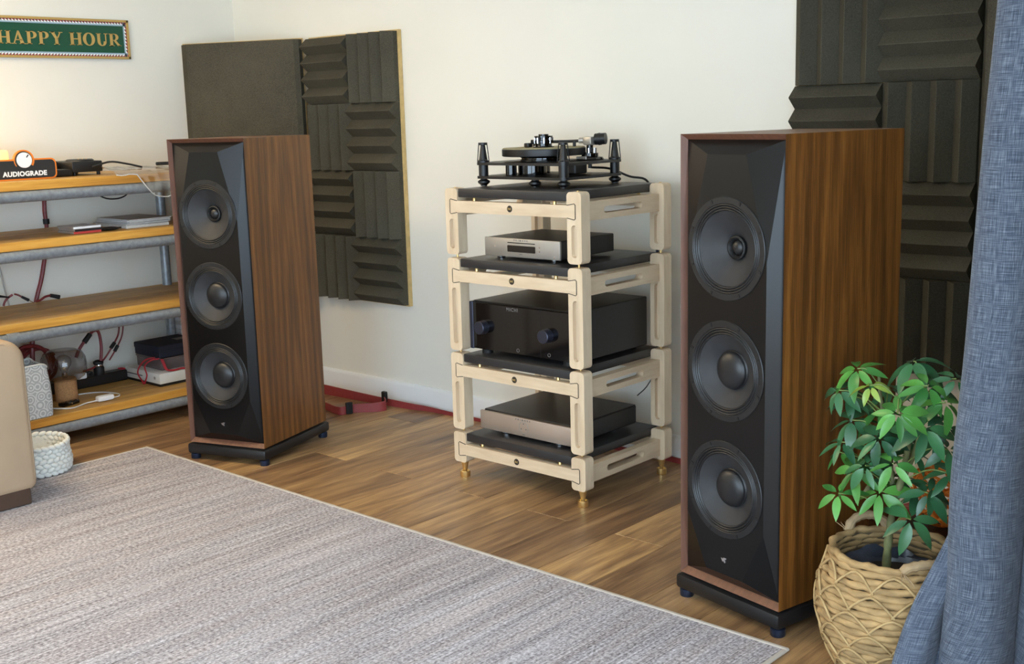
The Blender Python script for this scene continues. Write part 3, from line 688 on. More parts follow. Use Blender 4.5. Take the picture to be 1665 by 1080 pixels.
# ------------------------------------------------------------------ things on the top shelf
Z1 = ZS[0]
ag = thing('shop_sign', 'black AUDIOGRADE sign with orange rim and white dial on top shelf', 'sign', (-4.68, 2.222, Z1), 0)
MB().prism(rrect(-.135, .135, 0, .084, .022), -.014, 0, 'x').build('orange_rim', 'orange', ag)
MB().prism(rrect(-.129, .129, .006, .078, .018), -.010, .0015, 'x').build('face_panel', 'signblack', ag)
R90 = Matrix.Rotation(PI / 2, 4, 'Y')
dc = Matrix.Translation((0, .003, .079)) @ R90
dl = MB().lathe([(1e-5, .0022), (.040, .0022), (.040, -.014), (1e-5, -.014)], 40, dc).build('dial_back', 'signblack', ag)
arc = MB()
for k in range(26):
    t0, t1 = math.radians(-35 + 250 * k / 26), math.radians(-35 + 250 * (k + 1) / 26)
    f0, f1 = 1 - k / 26, 1 - (k + 1) / 26
    q = []
    for t_, f_ in ((t0, f0), (t1, f1)):
        for rr in (.0415, .0345 - .0 + .0 * f_ - .0 + (.0045 * (1 - f_)) - .0015 * f_):
            q.append((.003, .003 + rr * math.cos(t_), .079 + rr * math.sin(t_)))
    q2 = [(-.013, b_, c_) for _, b_, c_ in q]
    arc.add(q + q2, [(0, 1, 3, 2), (0, 2, 6, 4), (1, 5, 7, 3)])
arc.build('dial_arc', 'orange', dl, smooth=0)
MB().lathe([(1e-5, .007), (.0295, .007), (.031, .0055), (.031, 0)], 40, dc).build('dial', 'white', dl)
an = math.radians(52); MB().box(.0065, .0078, -.002, .002, .014, .027, M=Matrix.Translation((0, .003, .079)) @ Matrix.Rotation(an - PI / 2, 4, 'X')).build('dial_mark', 'signblack', dl)
tm = MB(); tm.add(*text_mb('AUDIOGRADE', .0265, .0008, .0011, 1.06), M=Matrix.Translation((.0022, .002, .024)) @ SIDE); tm.build('lettering', 'white', ag, smooth=0)
ag.rotation_euler = (0, 0, math.radians(-3))

bx = thing('charging_dock', 'black charger box with three gold contacts on the top shelf', 'electronics', (-4.86, 2.535, Z1))
MB().box(-.115, .11, -.070, .070, .014, .060, .005, 2).build('body', 'black', bx)
MB().lathe([(1e-5, .068), (.052, .068), (.058, .064), (.060, .058)], 32, Matrix.Translation((.045, 0, 0))).build('charge_pad', 'black', bx)
for k in range(3): MB().ball((.07, -.018 + .018 * k, .068), .003, nu=8, nv=5).build('contact', 'brass', bx)
for fx, fy in ((-.1, -.055), (.095, -.055), (-.1, .055), (.095, .055)): MB().cyl((fx, fy, 0), (fx, fy, .016), .008, n=10).build('foot', 'rubber', bx)
bx2 = thing('adapter_box', 'low black adapter box between the sign and the charger', 'electronics', (-4.80, 2.415, Z1))
MB().box(-.10, .06, -.035, .045, .0, .030, .004).box(-.14, -.05, -.05, .04, .0, .062, .004).build('body', 'black', bx2)
MB().box(.0595, .062, -.02, .03, .008, .022, .001).build('socket', 'rubber', bx2)
# clear plastic sleeve hanging over the board
n1, n2 = 18, 14; vs_ = []
prof = [(-.20, Z1 + .012), (-.14, Z1 + .020), (-.08, Z1 + .022), (-.02, Z1 + .012), (.020, Z1 + .003), (.036, Z1 - .02), (.040, Z1 - .05), (.040, Z1 - .08), (.039, Z1 - .105)]
for i in range(n1):
    u = i / (n1 - 1); y_ = 2.56 + .33 * u
    drop = .25 + .75 * max(0, math.sin(min(1, max(0, (u - .35) / .62)) * PI)) ** .7 if u > .35 else .0
    for (px_, pz_) in prof:
        zz = pz_ if pz_ > Z1 else Z1 - (Z1 - pz_) * drop
        zz += (.012 * (1 - u) if pz_ > Z1 else 0) + .002 * math.sin(i * 1.7 + px_ * 60)
        vs_.append((SX + px_ + .004 * math.sin(i * 1.1), y_, max(zz, Z1 + .002) if px_ < .015 else zz))
k = len(prof); fs = [(i * k + j, (i + 1) * k + j, (i + 1) * k + j + 1, i * k + j + 1) for i in range(n1 - 1) for j in range(k - 1)]
ps = thing('plastic_sleeve', 'crumpled clear plastic sleeve draped over the top shelf edge', 'packaging', (0, 0, 0))
MB().add(vs_, fs).build('film', 'film_clear', ps, smooth=80)
edge = [vs_[i * k + k - 1] for i in range(n1)]
MB().tube(edge, .0022, 6).build('sealed_edge', 'wirewhite', ps)
tag(MB().tube(catmull([(-4.70, 2.53, Z1 + .036), (-4.68, 2.60, Z1 + .054), (-4.655, 2.66, Z1 + .044), (-4.635, 2.725, Z1 + .026)], 6), .0042, 8).build('black_rod', 'rubber'), 'slim black stick lying on the clear plastic sleeve', 'stick')
tag(MB().box(-.045, .045, -.008, .008, 0, .014, .003, M=Matrix.Translation((-4.66, 2.86, Z1 + .028)) @ Matrix.Rotation(1.2, 4, 'Z')).build('marker_pen', 'rubber'), 'short black pen on the sleeve beside the walnut speaker', 'pen')
tag(MB().tube(catmull([(-4.80, 2.56, 1.045), (-4.80, 2.60, 1.012), (-4.80, 2.645, .993), (-4.80, 2.70, .992), (-4.80, 2.74, 1.010), (-4.80, 2.76, 1.05)], 6), .0032, 8).build('hanging_cable', 'rubber'), 'black cable drooping in a loop under the top shelf', 'cord')
# small glowing lamp behind the shop sign
gl = thing('table_lamp', 'small warm glowing block lamp behind the AUDIOGRADE sign', 'lamp', (-4.95, 2.165, Z1))
MB().box(-.06, .06, -.10, .10, .012, .118, .012, 3).build('shade', 'glow', gl)
MB().box(-.065, .065, -.105, .105, 0, .014, .004).build('base', 'maple', gl)
pd = bpy.data.lights.new('table_lamp_light', 'POINT'); pd.energy = 1.1; pd.color = (1, .68, .34); pd.shadow_soft_size = .06
po = bpy.data.objects.new('table_lamp_light', pd); po.location = (-4.93, 1.98, Z1 + .20); C.objects.link(po)

# ------------------------------------------------------------------ second shelf: cases and magazines
Z2 = ZS[1]
z = Z2
for k, (spine, lab, dx, dy) in enumerate((('cdred', 'disc case with red spine, lowest of its stack', 0, 0), ('cdblack', 'disc case with black spine in the middle of its stack', .003, .004), ('white', 'disc case with white spine on top of its stack', -.002, .001))):
    t = thing('disc_case', lab, 'disc case', (-4.715 + dx, 2.452 + dy, z), 0, 'disc cases on the second shelf')
    MB().box(-.070, .068, -.062, .062, .0003, .0097, .001).build('case', 'cdgrey', t)
    MB().box(.0665, .0705, -.0615, .0615, .0006, .0094).build('spine', spine, t, smooth=0); z += .010
z = Z2
names = ['thick cream edged magazine at the bottom of the stack', 'white edged magazine second from the bottom of the stack', 'dark spined magazine third in the stack', 'grey edged magazine fourth in the stack', 'blue edged magazine below the top one', 'brown covered magazine on top of the stack']
for k, lab in enumerate(names):
    h = (.013, .005, .004, .005, .005, .005)[k]; t = thing('magazine', lab, 'magazine', (-4.795 + random.uniform(-.008, .008), 2.747 + (.0, -.004, .004, .010, .008, .012)[k], z), math.radians((0, 1.5, -1, 2, -2, .5)[k]), 'magazines on the second shelf')
    MB().box(-.135, .135, -.103, .103, .0006, h - .0006).build('pages', 'paper', t, smooth=0)
    MB().box(-.137, .137, -.105, .105, h - .0008, h).box(-.137, .137, -.105, .105, 0, .0008).build('cover', 'cover' if k % 2 else 'cover2', t, smooth=0); z += h
pz = thing('cable_pouch', 'small flat black pouch between the disc cases and magazines', 'pouch', (-4.668, 2.565, Z2))
MB().ball((0, 0, .0075), .03, .042, .0085, 16, 8).build('body', 'rubber', pz); MB().box(.005, .012, .03, .05, .006, .012, .001).build('tab', 'line', pz)

# ------------------------------------------------------------------ cables by the wall
def cable(label, pts, r, mat, group=None, name='audio_cable'):
    t = thing(name, label, 'cable', pts[0], 0, group); o = Vector(pts[0])
    MB().tube([p - o for p in catmull(pts, 7)], r, 8).build('sleeve', mat, t); return t, o
def plug(t, o, a_, b_, r0, r1, mat='rubber', name='plug'):
    MB().cyl(Vector(a_) - o, Vector(b_) - o, r0, r1, 12).build(name, mat, t)
t, o = cable('dark red cable hanging down the wall between the upper shelves', [(-5.0995, 2.508, 1.12), (-5.0995, 2.503, 1.05), (-5.0985, 2.497, .97), (-5.0985, 2.495, .93), (-5.0995, 2.497, .86), (-5.0995, 2.485, .78), (-5.0985, 2.452, .65), (-5.0985, 2.425, .575), (-5.0995, 2.395, .49)], .0095, 'red'); plug(t, o, (-5.095, 2.496, .905), (-5.095, 2.496, .882), .014, .014, name='sleeve_collar')
t, o = cable('red lead with black plug curling above the third shelf', [(-5.05, 2.39, .549), (-5.04, 2.405, .553), (-5.03, 2.425, .566), (-5.03, 2.452, .569)], .005, 'red'); plug(t, o, (-5.03, 2.448, .569), (-5.025, 2.488, .556), .008, .010)
t, o = cable('pale grey cord on the wall above the third shelf', [(-5.10, 2.25, .80), (-5.10, 2.265, .72), (-5.10, 2.276, .63), (-5.10, 2.292, .53)], .0035, 'greycord')
t, o = cable('red lead split in two beside the pale grey cord', [(-5.04, 2.238, .549), (-5.04, 2.245, .565), (-5.035, 2.258, .582), (-5.03, 2.279, .595)], .005, 'red'); plug(t, o, (-5.03, 2.262, .585), (-5.01, 2.205, .600), .003, .006)
t, o = cable('dark red jack lead leaning on the third shelf by the wall', [(-5.02, 2.282, .598), (-5.01, 2.295, .592), (-5.00, 2.307, .582)], .004, 'red'); plug(t, o, (-5.0, 2.303, .585), (-4.995, 2.332, .566), .0055, .007); plug(t, o, (-4.995, 2.332, .566), (-4.99, 2.352, .552), .002, .002, 'chrome', 'jack_tip')
t, o = cable('thick red cable arching into the black plug on the power strip', [(-4.95, 2.50, .285), (-4.95, 2.523, .325), (-4.95, 2.572, .375), (-4.95, 2.597, .393), (-4.95, 2.619, .383), (-4.95, 2.626, .32), (-4.95, 2.618, .25)], .0072, 'red'); plug(t, o, (-4.95, 2.545, .347), (-4.95, 2.578, .381), .012, .011, name='sleeve_collar')
t, o = cable('red cable dropping from the third shelf to the power strip', [(-4.985, 2.752, .50), (-4.98, 2.742, .42), (-4.975, 2.730, .355), (-4.97, 2.695, .308), (-4.97, 2.645, .250), (-4.96, 2.585, .222), (-4.955, 2.53, .215)], .0042, 'red'); plug(t, o, (-4.972, 2.706, .318), (-4.971, 2.683, .295), .0085, .0085, name='sleeve_collar')
t, o = cable('thin red cable running beside another down to the power strip', [(-4.975, 2.765, .50), (-4.965, 2.754, .41), (-4.96, 2.738, .345), (-4.955, 2.702, .293), (-4.95, 2.66, .245)], .0036, 'red'); plug(t, o, (-4.957, 2.712, .305), (-4.955, 2.692, .280), .008, .008, name='sleeve_collar')
t, o = cable('coiled dark red cables bunched behind the printed fabric bag', [(-4.99 + .03 * math.cos(a_ * .7), 2.33 + .085 * math.cos(a_), .275 + .075 * math.sin(a_)) for a_ in [k * PI / 5 for k in range(31)]], .0078, 'red', name='cable_coil')
t, o = cable('flat red cable standing up behind the printed fabric bag', [(-4.93, 2.20, .30), (-4.93, 2.235, .365), (-4.93, 2.29, .375), (-4.92, 2.345, .345), (-4.91, 2.365, .25)], .009, 'red')
t, o = cable('red cables hanging straight behind the glass lamp', [(-4.96, 2.315, .50), (-4.955, 2.312, .42), (-4.95, 2.302, .34), (-4.95, 2.296, .24)], .011, 'red')
lbc = thing('paper_tag', 'pale paper tag stuck on the coiled red cables', 'tag', (-4.90, 2.40, .318)); MB().box(-.001, .001, -.022, .022, -.011, .011, M=Matrix.Rotation(.3, 4, 'X')).build('sheet', 'paper', lbc, smooth=0)
# power strip, plugs
Z4 = ZS[3]
st = thing('power_strip', 'long black power strip at the back of the lowest shelf', 'power strip', (-4.985, 2.55, Z4))
MB().box(-.026, .026, -.24, .20, 0, .050, .004).build('housing', 'black', st)
MB().box(-.018, .018, .175, .197, .0495, .056, .002).build('rocker_switch', 'ribbon', st)
sk = thing('mains_plug', 'chunky black mains plug with chrome collar in the power strip', 'plug', (-4.965, 2.612, Z4 + .049))
MB().lathe([(1e-5, 0), (.023, 0), (.024, .003), (.024, .034), (.020, .040), (.020, .050), (.023, .053), (.023, .062), (.012, .068), (1e-5, .068)], 20).build('shell', 'rubber', sk); MB().lathe([(.0205, .041), (.0212, .043), (.0212, .047), (.0205, .049)], 20).build('collar', 'chrome', sk)
wp = thing('mains_plug', 'white mains plug in the power strip behind the glass lamp', 'plug', (-4.955, 2.515, Z4 + .049)); MB().box(-.02, .02, -.023, .023, 0, .028, .007, 3).build('shell', 'white', wp); MB().cyl((.02, 0, .012), (.032, 0, .012), .004, n=10).build('cord_grip', 'white', wp)
bp = thing('mains_plug', 'small black plug between the white plug and the chunky one', 'plug', (-4.972, 2.563, Z4 + .049)); MB().box(-.016, .016, -.016, .016, 0, .022, .004, 2).build('shell', 'rubber', bp); MB().cyl((.014, 0, .012), (.026, 0, .012), .0035, n=10).build('cord_grip', 'rubber', bp)

# ------------------------------------------------------------------ lowest shelf: lamp, bag, console
lp = thing('glass_lamp', 'table lamp with smoked glass globe on a cork base', 'lamp', (-4.80, 2.365, Z4))
MB().lathe([(1e-5, 0), (.045, 0), (.047, .003), (.0465, .098), (.044, .101), (1e-5, .101)], 32).build('base', 'cork', lp)
gp = [(.040, .094), (.064, .096), (.084, .110), (.0940, .136), (.0955, .165), (.092, .192), (.080, .214), (.056, .226), (.030, .226)]
MB().lathe(gp, 40).build('globe', 'smoke', lp, smooth=80)
MB().lathe([(.010, .101), (.012, .106), (.012, .126), (1e-5, .126)], 16).build('bulb_socket', 'chrome', lp)
MB().lathe([(.011, .126), (.016, .138), (.030, .158), (.034, .172), (.030, .188), (.018, .200), (1e-5, .204)], 24).build('bulb', 'clear', lp, smooth=80)
MB().tube([(.006 * math.cos(k * 1.3), .006 * math.sin(k * 1.3), .135 + .0022 * k) for k in range(22)], .0012, 5).build('filament', 'brass', lp)
cp = [(.045, .06, .004), (-.055 + .0, .11, .004), (-.02, .17, .004), (.07, .198, .004), (.135, .165, .006), (.143, .135, .008)]
MB().tube(catmull([(-.045, .02, .004), (-.050, .09, .004), (-.01, .16, .004), (.075, .196, .004), (.135, .170, .006), (.143, .130, .008)], 6), .003, 8).build('cord', 'wirewhite', lp)
MB().box(.126, .160, .062, .138, .002, .026, .008, 2).build('inline_switch', 'white', lp)
MB().tube(catmull([(.143, .066, .008), (.130, .02, .004), (.155, -.03, .004), (.16, -.07, .004), (.11, -.11, .004), (.06, -.12, .004)], 6), .003, 8).build('cord', 'wirewhite', lp)
bb = thing('cable_adapter', 'little black cable adapter lying before the cork lamp base', 'electronics', (-4.715, 2.33, Z4), .25)
MB().box(-.018, .018, -.045, .045, 0, .018, .006, 2).build('body', 'gloss', bb)
for k in range(3): MB().ball((.012, -.025 + .025 * k, .016), .006, nu=8, nv=6).build('bead', 'gloss', bb)
MB().ball((.019, 0, .010), .003, nu=8, nv=6).build('rivet', 'brass', bb)
bg_ = thing('fabric_bag', 'grey and white printed fabric storage bag on the lowest shelf', 'bag', (-4.685, 2.095, Z4))
m = MB(); NS, NZ = 40, 10; vs_ = []
for j in range(NZ + 1):
    v_ = j / NZ; zz = .002 + .212 * v_
    for i in range(NS):
        a_ = 2 * PI * i / NS; e = .32; cx_ = abs(math.cos(a_)) ** e * (1 if math.cos(a_) >= 0 else -1); cy_ = abs(math.sin(a_)) ** e * (1 if math.sin(a_) >= 0 else -1)
        wb = 1 + .05 * math.sin(v_ * PI) - .06 * v_; rz = .010 * math.sin(3 * a_ + 1) * v_
        vs_.append((.095 * cx_ * wb, .115 * cy_ * wb, zz + rz))
fs = [(j * NS + i, j * NS + (i + 1) % NS, (j + 1) * NS + (i + 1) % NS, (j + 1) * NS + i) for j in range(NZ) for i in range(NS)] + [tuple(range(NS))]
k = len(vs_); vs_ += [(x_ * .94, y_ * .94, z_ - .012) for x_, y_, z_ in vs_[NZ * NS:]]; vs_ += [(x_ * .94, y_ * .94, .08) for x_, y_, z_ in vs_[k:k + NS]]
fs += [(NZ * NS + i, NZ * NS + (i + 1) % NS, k + (i + 1) % NS, k + i) for i in range(NS)] + [(k + i, k + (i + 1) % NS, k + NS + (i + 1) % NS, k + NS + i) for i in range(NS)]
m.add(vs_, fs).build('cloth', 'bag', bg_, smooth=50)
MB().tube([(x_, y_, z_ - .001) for x_, y_, z_ in vs_[NZ * NS:NZ * NS + NS]], .004, 6, True).build('hem', 'rope', bg_)
tl = thing('hand_tool', 'black and red tool sticking out of the fabric bag', 'tool', (-4.70, 2.10, Z4 + .09))
MB().box(-.03, .03, -.05, .06, .0, .15, .015, 2, M=Matrix.Rotation(.45, 4, 'X')).build('handle', 'rubber', tl); MB().box(.0, .03, .000, .022, .10, .17, .006, 2, M=Matrix.Rotation(.3, 4, 'X')).build('trigger', 'ribbon', tl)

gc = thing('game_console', 'white game console with black base on the lowest shelf', 'game console', (-4.833, 2.875, Z4))
MB().box(-.148, .148, -.122, .122, .012, .060, .003, 2).build('upper_shell', 'offwhite', gc)
MB().box(-.144, .144, -.118, .118, 0, .013).build('lower_shell', 'rubber', gc)
MB().box(-.145, .0, -.1235, -.121, .0335, .0370).build('disc_slot', 'rubber', gc, smooth=0)
MB().lathe([(1e-5, .0015), (.007, .0015), (.007, 0)], 16, Matrix.Translation((.105, -.1215, .037)) @ AX).build('power_button', 'silver', gc)
pt_ = thing('plastic_tray', 'smoky clear plastic box on the white game console', 'box', (-4.855, 2.905, Z4 + .060))
MB().box(-.10, .115, -.105, .115, 0, .056, .006, 2).build('shell', 'tray', pt_); MB().box(-.102, .117, -.107, .117, .048, .0565, .002).build('lid', 'tray', pt_)
nb = thing('navy_box', 'dark navy box on top of the smoky plastic box', 'box', (-4.86, 2.915, Z4 + .1165))
MB().box(-.105, .11, -.115, .12, 0, .050, .003).build('body', 'navy', nb); MB().box(-.107, .112, -.117, .122, .030, .056, .003).build('lid', 'navy', nb); MB().box(-.02, .03, .03, .09, .0555, .0568).build('label', 'cover', nb, smooth=0)
rb = thing('red_ribbon', 'red ribbon hanging from the plastic box over the console side', 'ribbon', (-4.833, 2.745, Z4))
for dx in (-.02, .018):
    MB().tube(catmull([(dx + .06, .062, .116), (dx + .045, .02, .112), (dx + .02, .002, .085), (dx + .005 + (.03 if dx > 0 else -.01), .0, .045), (dx * .3 + .03, -.004, .006)], 5), .0035, 6).build('strand', 'ribbon', rb)
MB().ball((.03, -.004, .006), .010, .008, .006, 10, 6).build('bow', 'ribbon', rb)
rb2 = thing('red_ribbon', 'red ribbon looped over the top edge of the game console', 'ribbon', (-4.69, 2.83, Z4 + .06))
for sgn in (0, 1): MB().tube(catmull([(-.04 + .012 * sgn, -.035, .058), (-.03 + .012 * sgn, -.032, .035), (-.012 + .012 * sgn, -.03, .012), (.0, .0 + .01 * sgn, .005), (.0, .05, .006), (.012, .085, -.012)], 5), .004, 6).build('strand', 'ribbon', rb2)
for k in range(5):
    lab = 'flat %s case, %s in the pile behind the navy box' % (('white', 'grey')[k % 2], ('lowest', 'second', 'third', 'fourth', 'topmost')[k])
    t = thing('boxed_cassette', lab, 'case', (-5.04, 3.131, Z4 + .145 + .0205 * k), 0, 'cases behind the navy box')
    MB().box(-.045, .045, -.059, .059, 0, .0195, .001).build('shell', 'white' if k % 2 == 0 else 'paper', t)
    MB().box(.0445, .0458, -.055, .055, .002, .005).build('spine_line', 'rubber', t, smooth=0)
t = thing('cardboard_box', 'brown box under the flat cases beside the upright pole', 'box', (-5.04, 3.131, Z4))
MB().box(-.045, .045, -.059, .059, 0, .144, .002).build('body', 'darkwood', t); MB().box(.0445, .0458, -.02, .02, .05, .10).build('label', 'paper', t, smooth=0)

# ------------------------------------------------------------------ armchair in tan leather
sf = thing('leather_sofa', 'tan leather sofa with dark wood plinth standing on the rug', 'sofa', (-3.925, 1.785, .0092))
def soft(x0, x1, y0, y1, z0, z1, r, seg=4): return MB().box(x0, x1, y0, y1, z0, z1, r, seg)
def arm(y0, y1, z0, z1, rt):
    base = []
    for cy, cz, r_, a_ in ((y1 - rt, z1 - rt, rt, 0), (y0 + rt, z1 - rt, rt, 90), (y0 + .032, z0 + .032, .032, 180), (y1 - .032, z0 + .032, .032, 270)):
        for i in range(9): t_ = math.radians(a_ + 90 * i / 8); base.append((cy, cz, r_, math.cos(t_), math.sin(t_)))
    m = MB(); vs_ = []; lv = [(-.60, 0), (-.030, 0), (-.014, .004), (-.004, .013), (0, .028)]; n = len(base)
    for x_, d_ in lv: vs_ += [(x_, cy + (r_ - d_) * c_, cz + (r_ - d_) * s_) for cy, cz, r_, c_, s_ in base]
    fs = [(a * n + i, a * n + (i + 1) % n, (a + 1) * n + (i + 1) % n, (a + 1) * n + i) for a in range(len(lv) - 1) for i in range(n)] + [tuple(range(n)), tuple(range((len(lv) - 1) * n, len(lv) * n))]
    return m.add(vs_, fs)
arm(-.26, .018, .048, .590, .075).build('armrest', 'leather', sf, smooth=60)
MB().tube([(-.006, -.245, .578), (-.006, -.06, .578), (-.006, -.030, .566), (-.006, -.007, .540), (-.006, .006, .50), (-.006, .008, .10)], .0028, 6).build('seam', 'seam', sf)
MB().box(-.58, -.008, -1.95, -.012, 0, .066, .003).build('plinth', 'darkwood', sf)
soft(-.42, -.01, -1.70, -.262, .065, .40, .05).build('seat_cushion', 'leather', sf, smooth=60)
soft(-.60, -.42, -1.70, -.262, .065, .72, .06).build('backrest', 'leather', sf, smooth=60)
soft(-.60, 0, -1.96, -1.70, .065, .585, .05).build('armrest', 'leather', sf, smooth=60)

# ------------------------------------------------------------------ white rope basket
wb = thing('rope_basket', 'chunky white rope basket on the floor below the shelving', 'basket', (-4.315, 1.985, .0092))
m = MB(); rows = 7
for j in range(rows):
    R_ = .122 + .004 * math.sin(j) ; n = 30
    for i in range(n):
        a_ = 2 * PI * (i + .5 * (j % 2)) / n
        q = Matrix.Rotation(a_, 4, 'Z') @ Matrix.Rotation(.35 * (1 if j % 2 else -1), 4, 'X')
        rr = R_ * (1 + .06 * math.cos(2 * a_ + .8)); m.ball((rr * math.cos(a_), rr * math.sin(a_), .009 + .0165 * j), .0105, .0175, .0102, 8, 6, q)
body = m.build('stitches', 'rope', wb, smooth=80); body['kind'] = 'stuff'
MB().lathe([(1e-5, .004), (.116, .004), (.116, .10)], 32).build('inner_wall', 'rope', wb)

# ------------------------------------------------------------------ red flat speaker cables on the floor
def ribbon(label, pts, h, name='speaker_cable', lean=0.0):
    t = thing(name, label, 'cable', (pts[0][0], pts[0][1], 0)); o = Vector((pts[0][0], pts[0][1], 0))
    P = catmull([(a_, b_, 0) for a_, b_ in pts], 8); vs_ = []
    for i, p in enumerate(P):
        d = (P[min(i + 1, len(P) - 1)] - P[max(i - 1, 0)]).normalized(); nrm = Vector((-d.y, d.x, 0)) * .0022
        hh = h[0] + (h[1] - h[0]) * i / (len(P) - 1)
        for q in (p - nrm, p + nrm): vs_ += [tuple(q - o + Vector((0, 0, .0005))), tuple(q - o + Vector((0, 0, hh)))]
    n = len(P); fs = []
    for i in range(n - 1):
        a_, b_ = i * 4, (i + 1) * 4
        fs += [(a_, b_, b_ + 1, a_ + 1), (a_ + 2, a_ + 3, b_ + 3, b_ + 2), (a_ + 1, b_ + 1, b_ + 3, a_ + 3), (a_, a_ + 2, b_ + 2, b_)]
    fs += [(0, 1, 3, 2), (4 * n - 4, 4 * n - 2, 4 * n - 1, 4 * n - 3)]
    MB().add(vs_, fs).build('band', 'flatred', t); return t, o
t, o = ribbon('flat brick red speaker cable running along the skirting to the rack', [(-4.409, 3.469), (-4.260, 3.477), (-4.105, 3.487), (-3.978, 3.500), (-3.828, 3.515), (-3.75, 3.535), (-3.594, 3.540), (-3.2, 3.545)], (.048, .012))
MB().box(-.014, .014, -.008, .010, .018, .066, .003, M=Matrix.Translation(Vector((-4.00, 3.492, 0)) - o)).build('cable_clip', 'rubber', t)
t, o = ribbon('loose loop of flat brick red speaker cable behind the walnut speaker', [(-4.166, 3.279), (-4.035, 3.252), (-4.010, 3.319), (-3.947, 3.383), (-3.925, 3.43), (-3.975, 3.470)], (.034, .048))
MB().box(-.016, .016, -.006, .006, -.003, .050, .002, M=Matrix.Translation(Vector((-4.012, 3.290, .004)) - o) @ Matrix.Rotation(1.25, 4, 'Z')).build('cable_clip', 'rubber', t)
ribbon('dark red cable along the skirting between rack and speaker', [(-2.75, 3.555), (-2.528, 3.553), (-2.463, 3.555), (-2.392, 3.550), (-2.1, 3.55)], (.018, .022))

# ------------------------------------------------------------------ planter basket
pbk = thing('wicker_basket', 'round woven straw planter basket beside the walnut speaker', 'basket', (-1.11, 2.53, 0))
def brad(z): 
    u = z / .285; return .112 + .056 * math.sin(min(1, u * 1.02 + .06) * PI * .80) ** .9 - .010 * max(0, u - .75) * 4 * .6
coil = MB(); NR = 19
for j in range(NR):
    zc = .010 + .272 * j / (NR - 1); R_ = brad(zc); n = 72
    pts = []; rad = []
    for i in range(n):
        a_ = 2 * PI * i / n; wv = math.sin(a_ * 17 + j * 2.1)
        pts.append(((R_ + .0022 * wv) * math.cos(a_), (R_ + .0022 * wv) * math.sin(a_), zc + .0022 * math.sin(a_ * 9 + j * 1.9))); rad.append(.0092 + .0014 * math.sin(a_ * 23 + j))
    coil.tube(pts, rad, 8, True)
coil.build('woven_coils', 'wicker', pbk, smooth=80)
MB().lathe([(1e-5, .006), (.10, .006), (brad(.05) - .006, .05), (brad(.12) - .006, .12), (brad(.2) - .006, .2), (brad(.278) - .007, .278)], 40).build('lining', 'inner', pbk)
NSC = 11
for lv in range(6):
    for k in range(NSC):
        m = MB(); a0 = 2 * PI * (k + .5 * (lv % 2)) / NSC; pts = []
        for q in range(9):
            u = -1 + q / 4; a_ = a0 + u * PI / NSC * 1.06; zz = .264 - .046 * lv - .040 * abs(u) ** 1.6 + .006
            zz = max(.006, zz); R_ = brad(zz) + .0118; pts.append((R_ * math.cos(a_), R_ * math.sin(a_), zz))
        m.tube(pts, .0030, 6).build('strand', 'strand', pbk, smooth=80)
for sgn, an in ((1, math.radians(-38)), (-1, math.radians(142))):
    pts = []
    for q in range(13):
        u = -1 + q / 6; a_ = an + u * .36; R_ = brad(.28) + .004; pts.append((R_ * math.cos(a_), R_ * math.sin(a_), .284 + .034 * max(0, 1 - u * u) ** .5 * (1 if sgn < 0 else .45)))
    h_ = MB().tube(pts, [.010 + .002 * (q % 2) for q in range(13)], 10).build('handle', 'straw', pbk)
    for side in (-1, 1):
        b_ = Vector(pts[0 if side < 0 else -1])
        f_ = MB()
        for q in range(9):
            d = Vector((b_.x, b_.y, 0)).normalized() * random.uniform(.4, 1) + Vector((random.uniform(-.6, .6), random.uniform(-.6, .6), random.uniform(-.9, .5))); d.normalize()
            f_.cyl(b_, b_ + d * random.uniform(.02, .045), .0016, .0007, 5)
        f_.build('frayed_ends', 'straw', h_)
# ------------------------------------------------------------------ the plant
pln = thing('potted_plant', 'green umbrella tree plant with glossy leaves in the straw basket', 'plant', (-1.11, 2.53, .02))
O_ = Vector((-1.11, 2.53, .02))
MB().lathe([(1e-5, 0), (.085, 0), (.128, .20), (.132, .205), (.124, .20), (.118, .185), (1e-5, .185)], 36).build('nursery_pot', 'film', pln)
MB().lathe([(1e-5, .192), (.06, .191), (.118, .186)], 30).build('soil', 'soil', pln)
lin = []
for i in range(40):
    a_ = 2 * PI * i / 40; lin.append((.126 + .010 * math.sin(5 * a_), a_, .215 + .012 * math.sin(3 * a_ + 1) + .006 * math.sin(11 * a_)))
m = MB(); vs_ = [(.122 * math.cos(a_), .122 * math.sin(a_), .19) for r_, a_, z_ in lin] + [(r_ * math.cos(a_), r_ * math.sin(a_), z_) for r_, a_, z_ in lin]
m.add(vs_, [(i, (i + 1) % 40, 40 + (i + 1) % 40, 40 + i) for i in range(40)]).build('plastic_liner', 'film', pln)
trunk = [Vector(p) - O_ for p in [(-1.127, 2.53, .20), (-1.127, 2.53, .26), (-1.122, 2.53, .33), (-1.112, 2.53, .401), (-1.097, 2.54, .476), (-1.095, 2.55, .541), (-1.097, 2.53, .604), (-1.097, 2.50, .650)]]
T_ = catmull(trunk, 4); MB().tube(T_, [.0105 - .005 * i / len(T_) + .0012 * math.sin(i * 2.3) for i in range(len(T_))], 10).build('trunk', 'bark', pln, smooth=80)
br = [Vector(p) - O_ for p in [(-1.115, 2.53, .38), (-1.13, 2.545, .46), (-1.15, 2.555, .56), (-1.165, 2.55, .64), (-1.17, 2.55, .69)]]
B_ = catmull(br, 4); MB().tube(B_, [.007 - .003 * i / len(B_) for i in range(len(B_))], 8).build('branch', 'bark', pln, smooth=80)
br2 = [Vector(p) - O_ for p in [(-1.10, 2.54, .45), (-1.085, 2.57, .52), (-1.08, 2.59, .60), (-1.09, 2.60, .68)]]
B2 = catmull(br2, 4); MB().tube(B2, [.0065 - .003 * i / len(B2) for i in range(len(B2))], 8).build('branch', 'bark', pln, smooth=80)
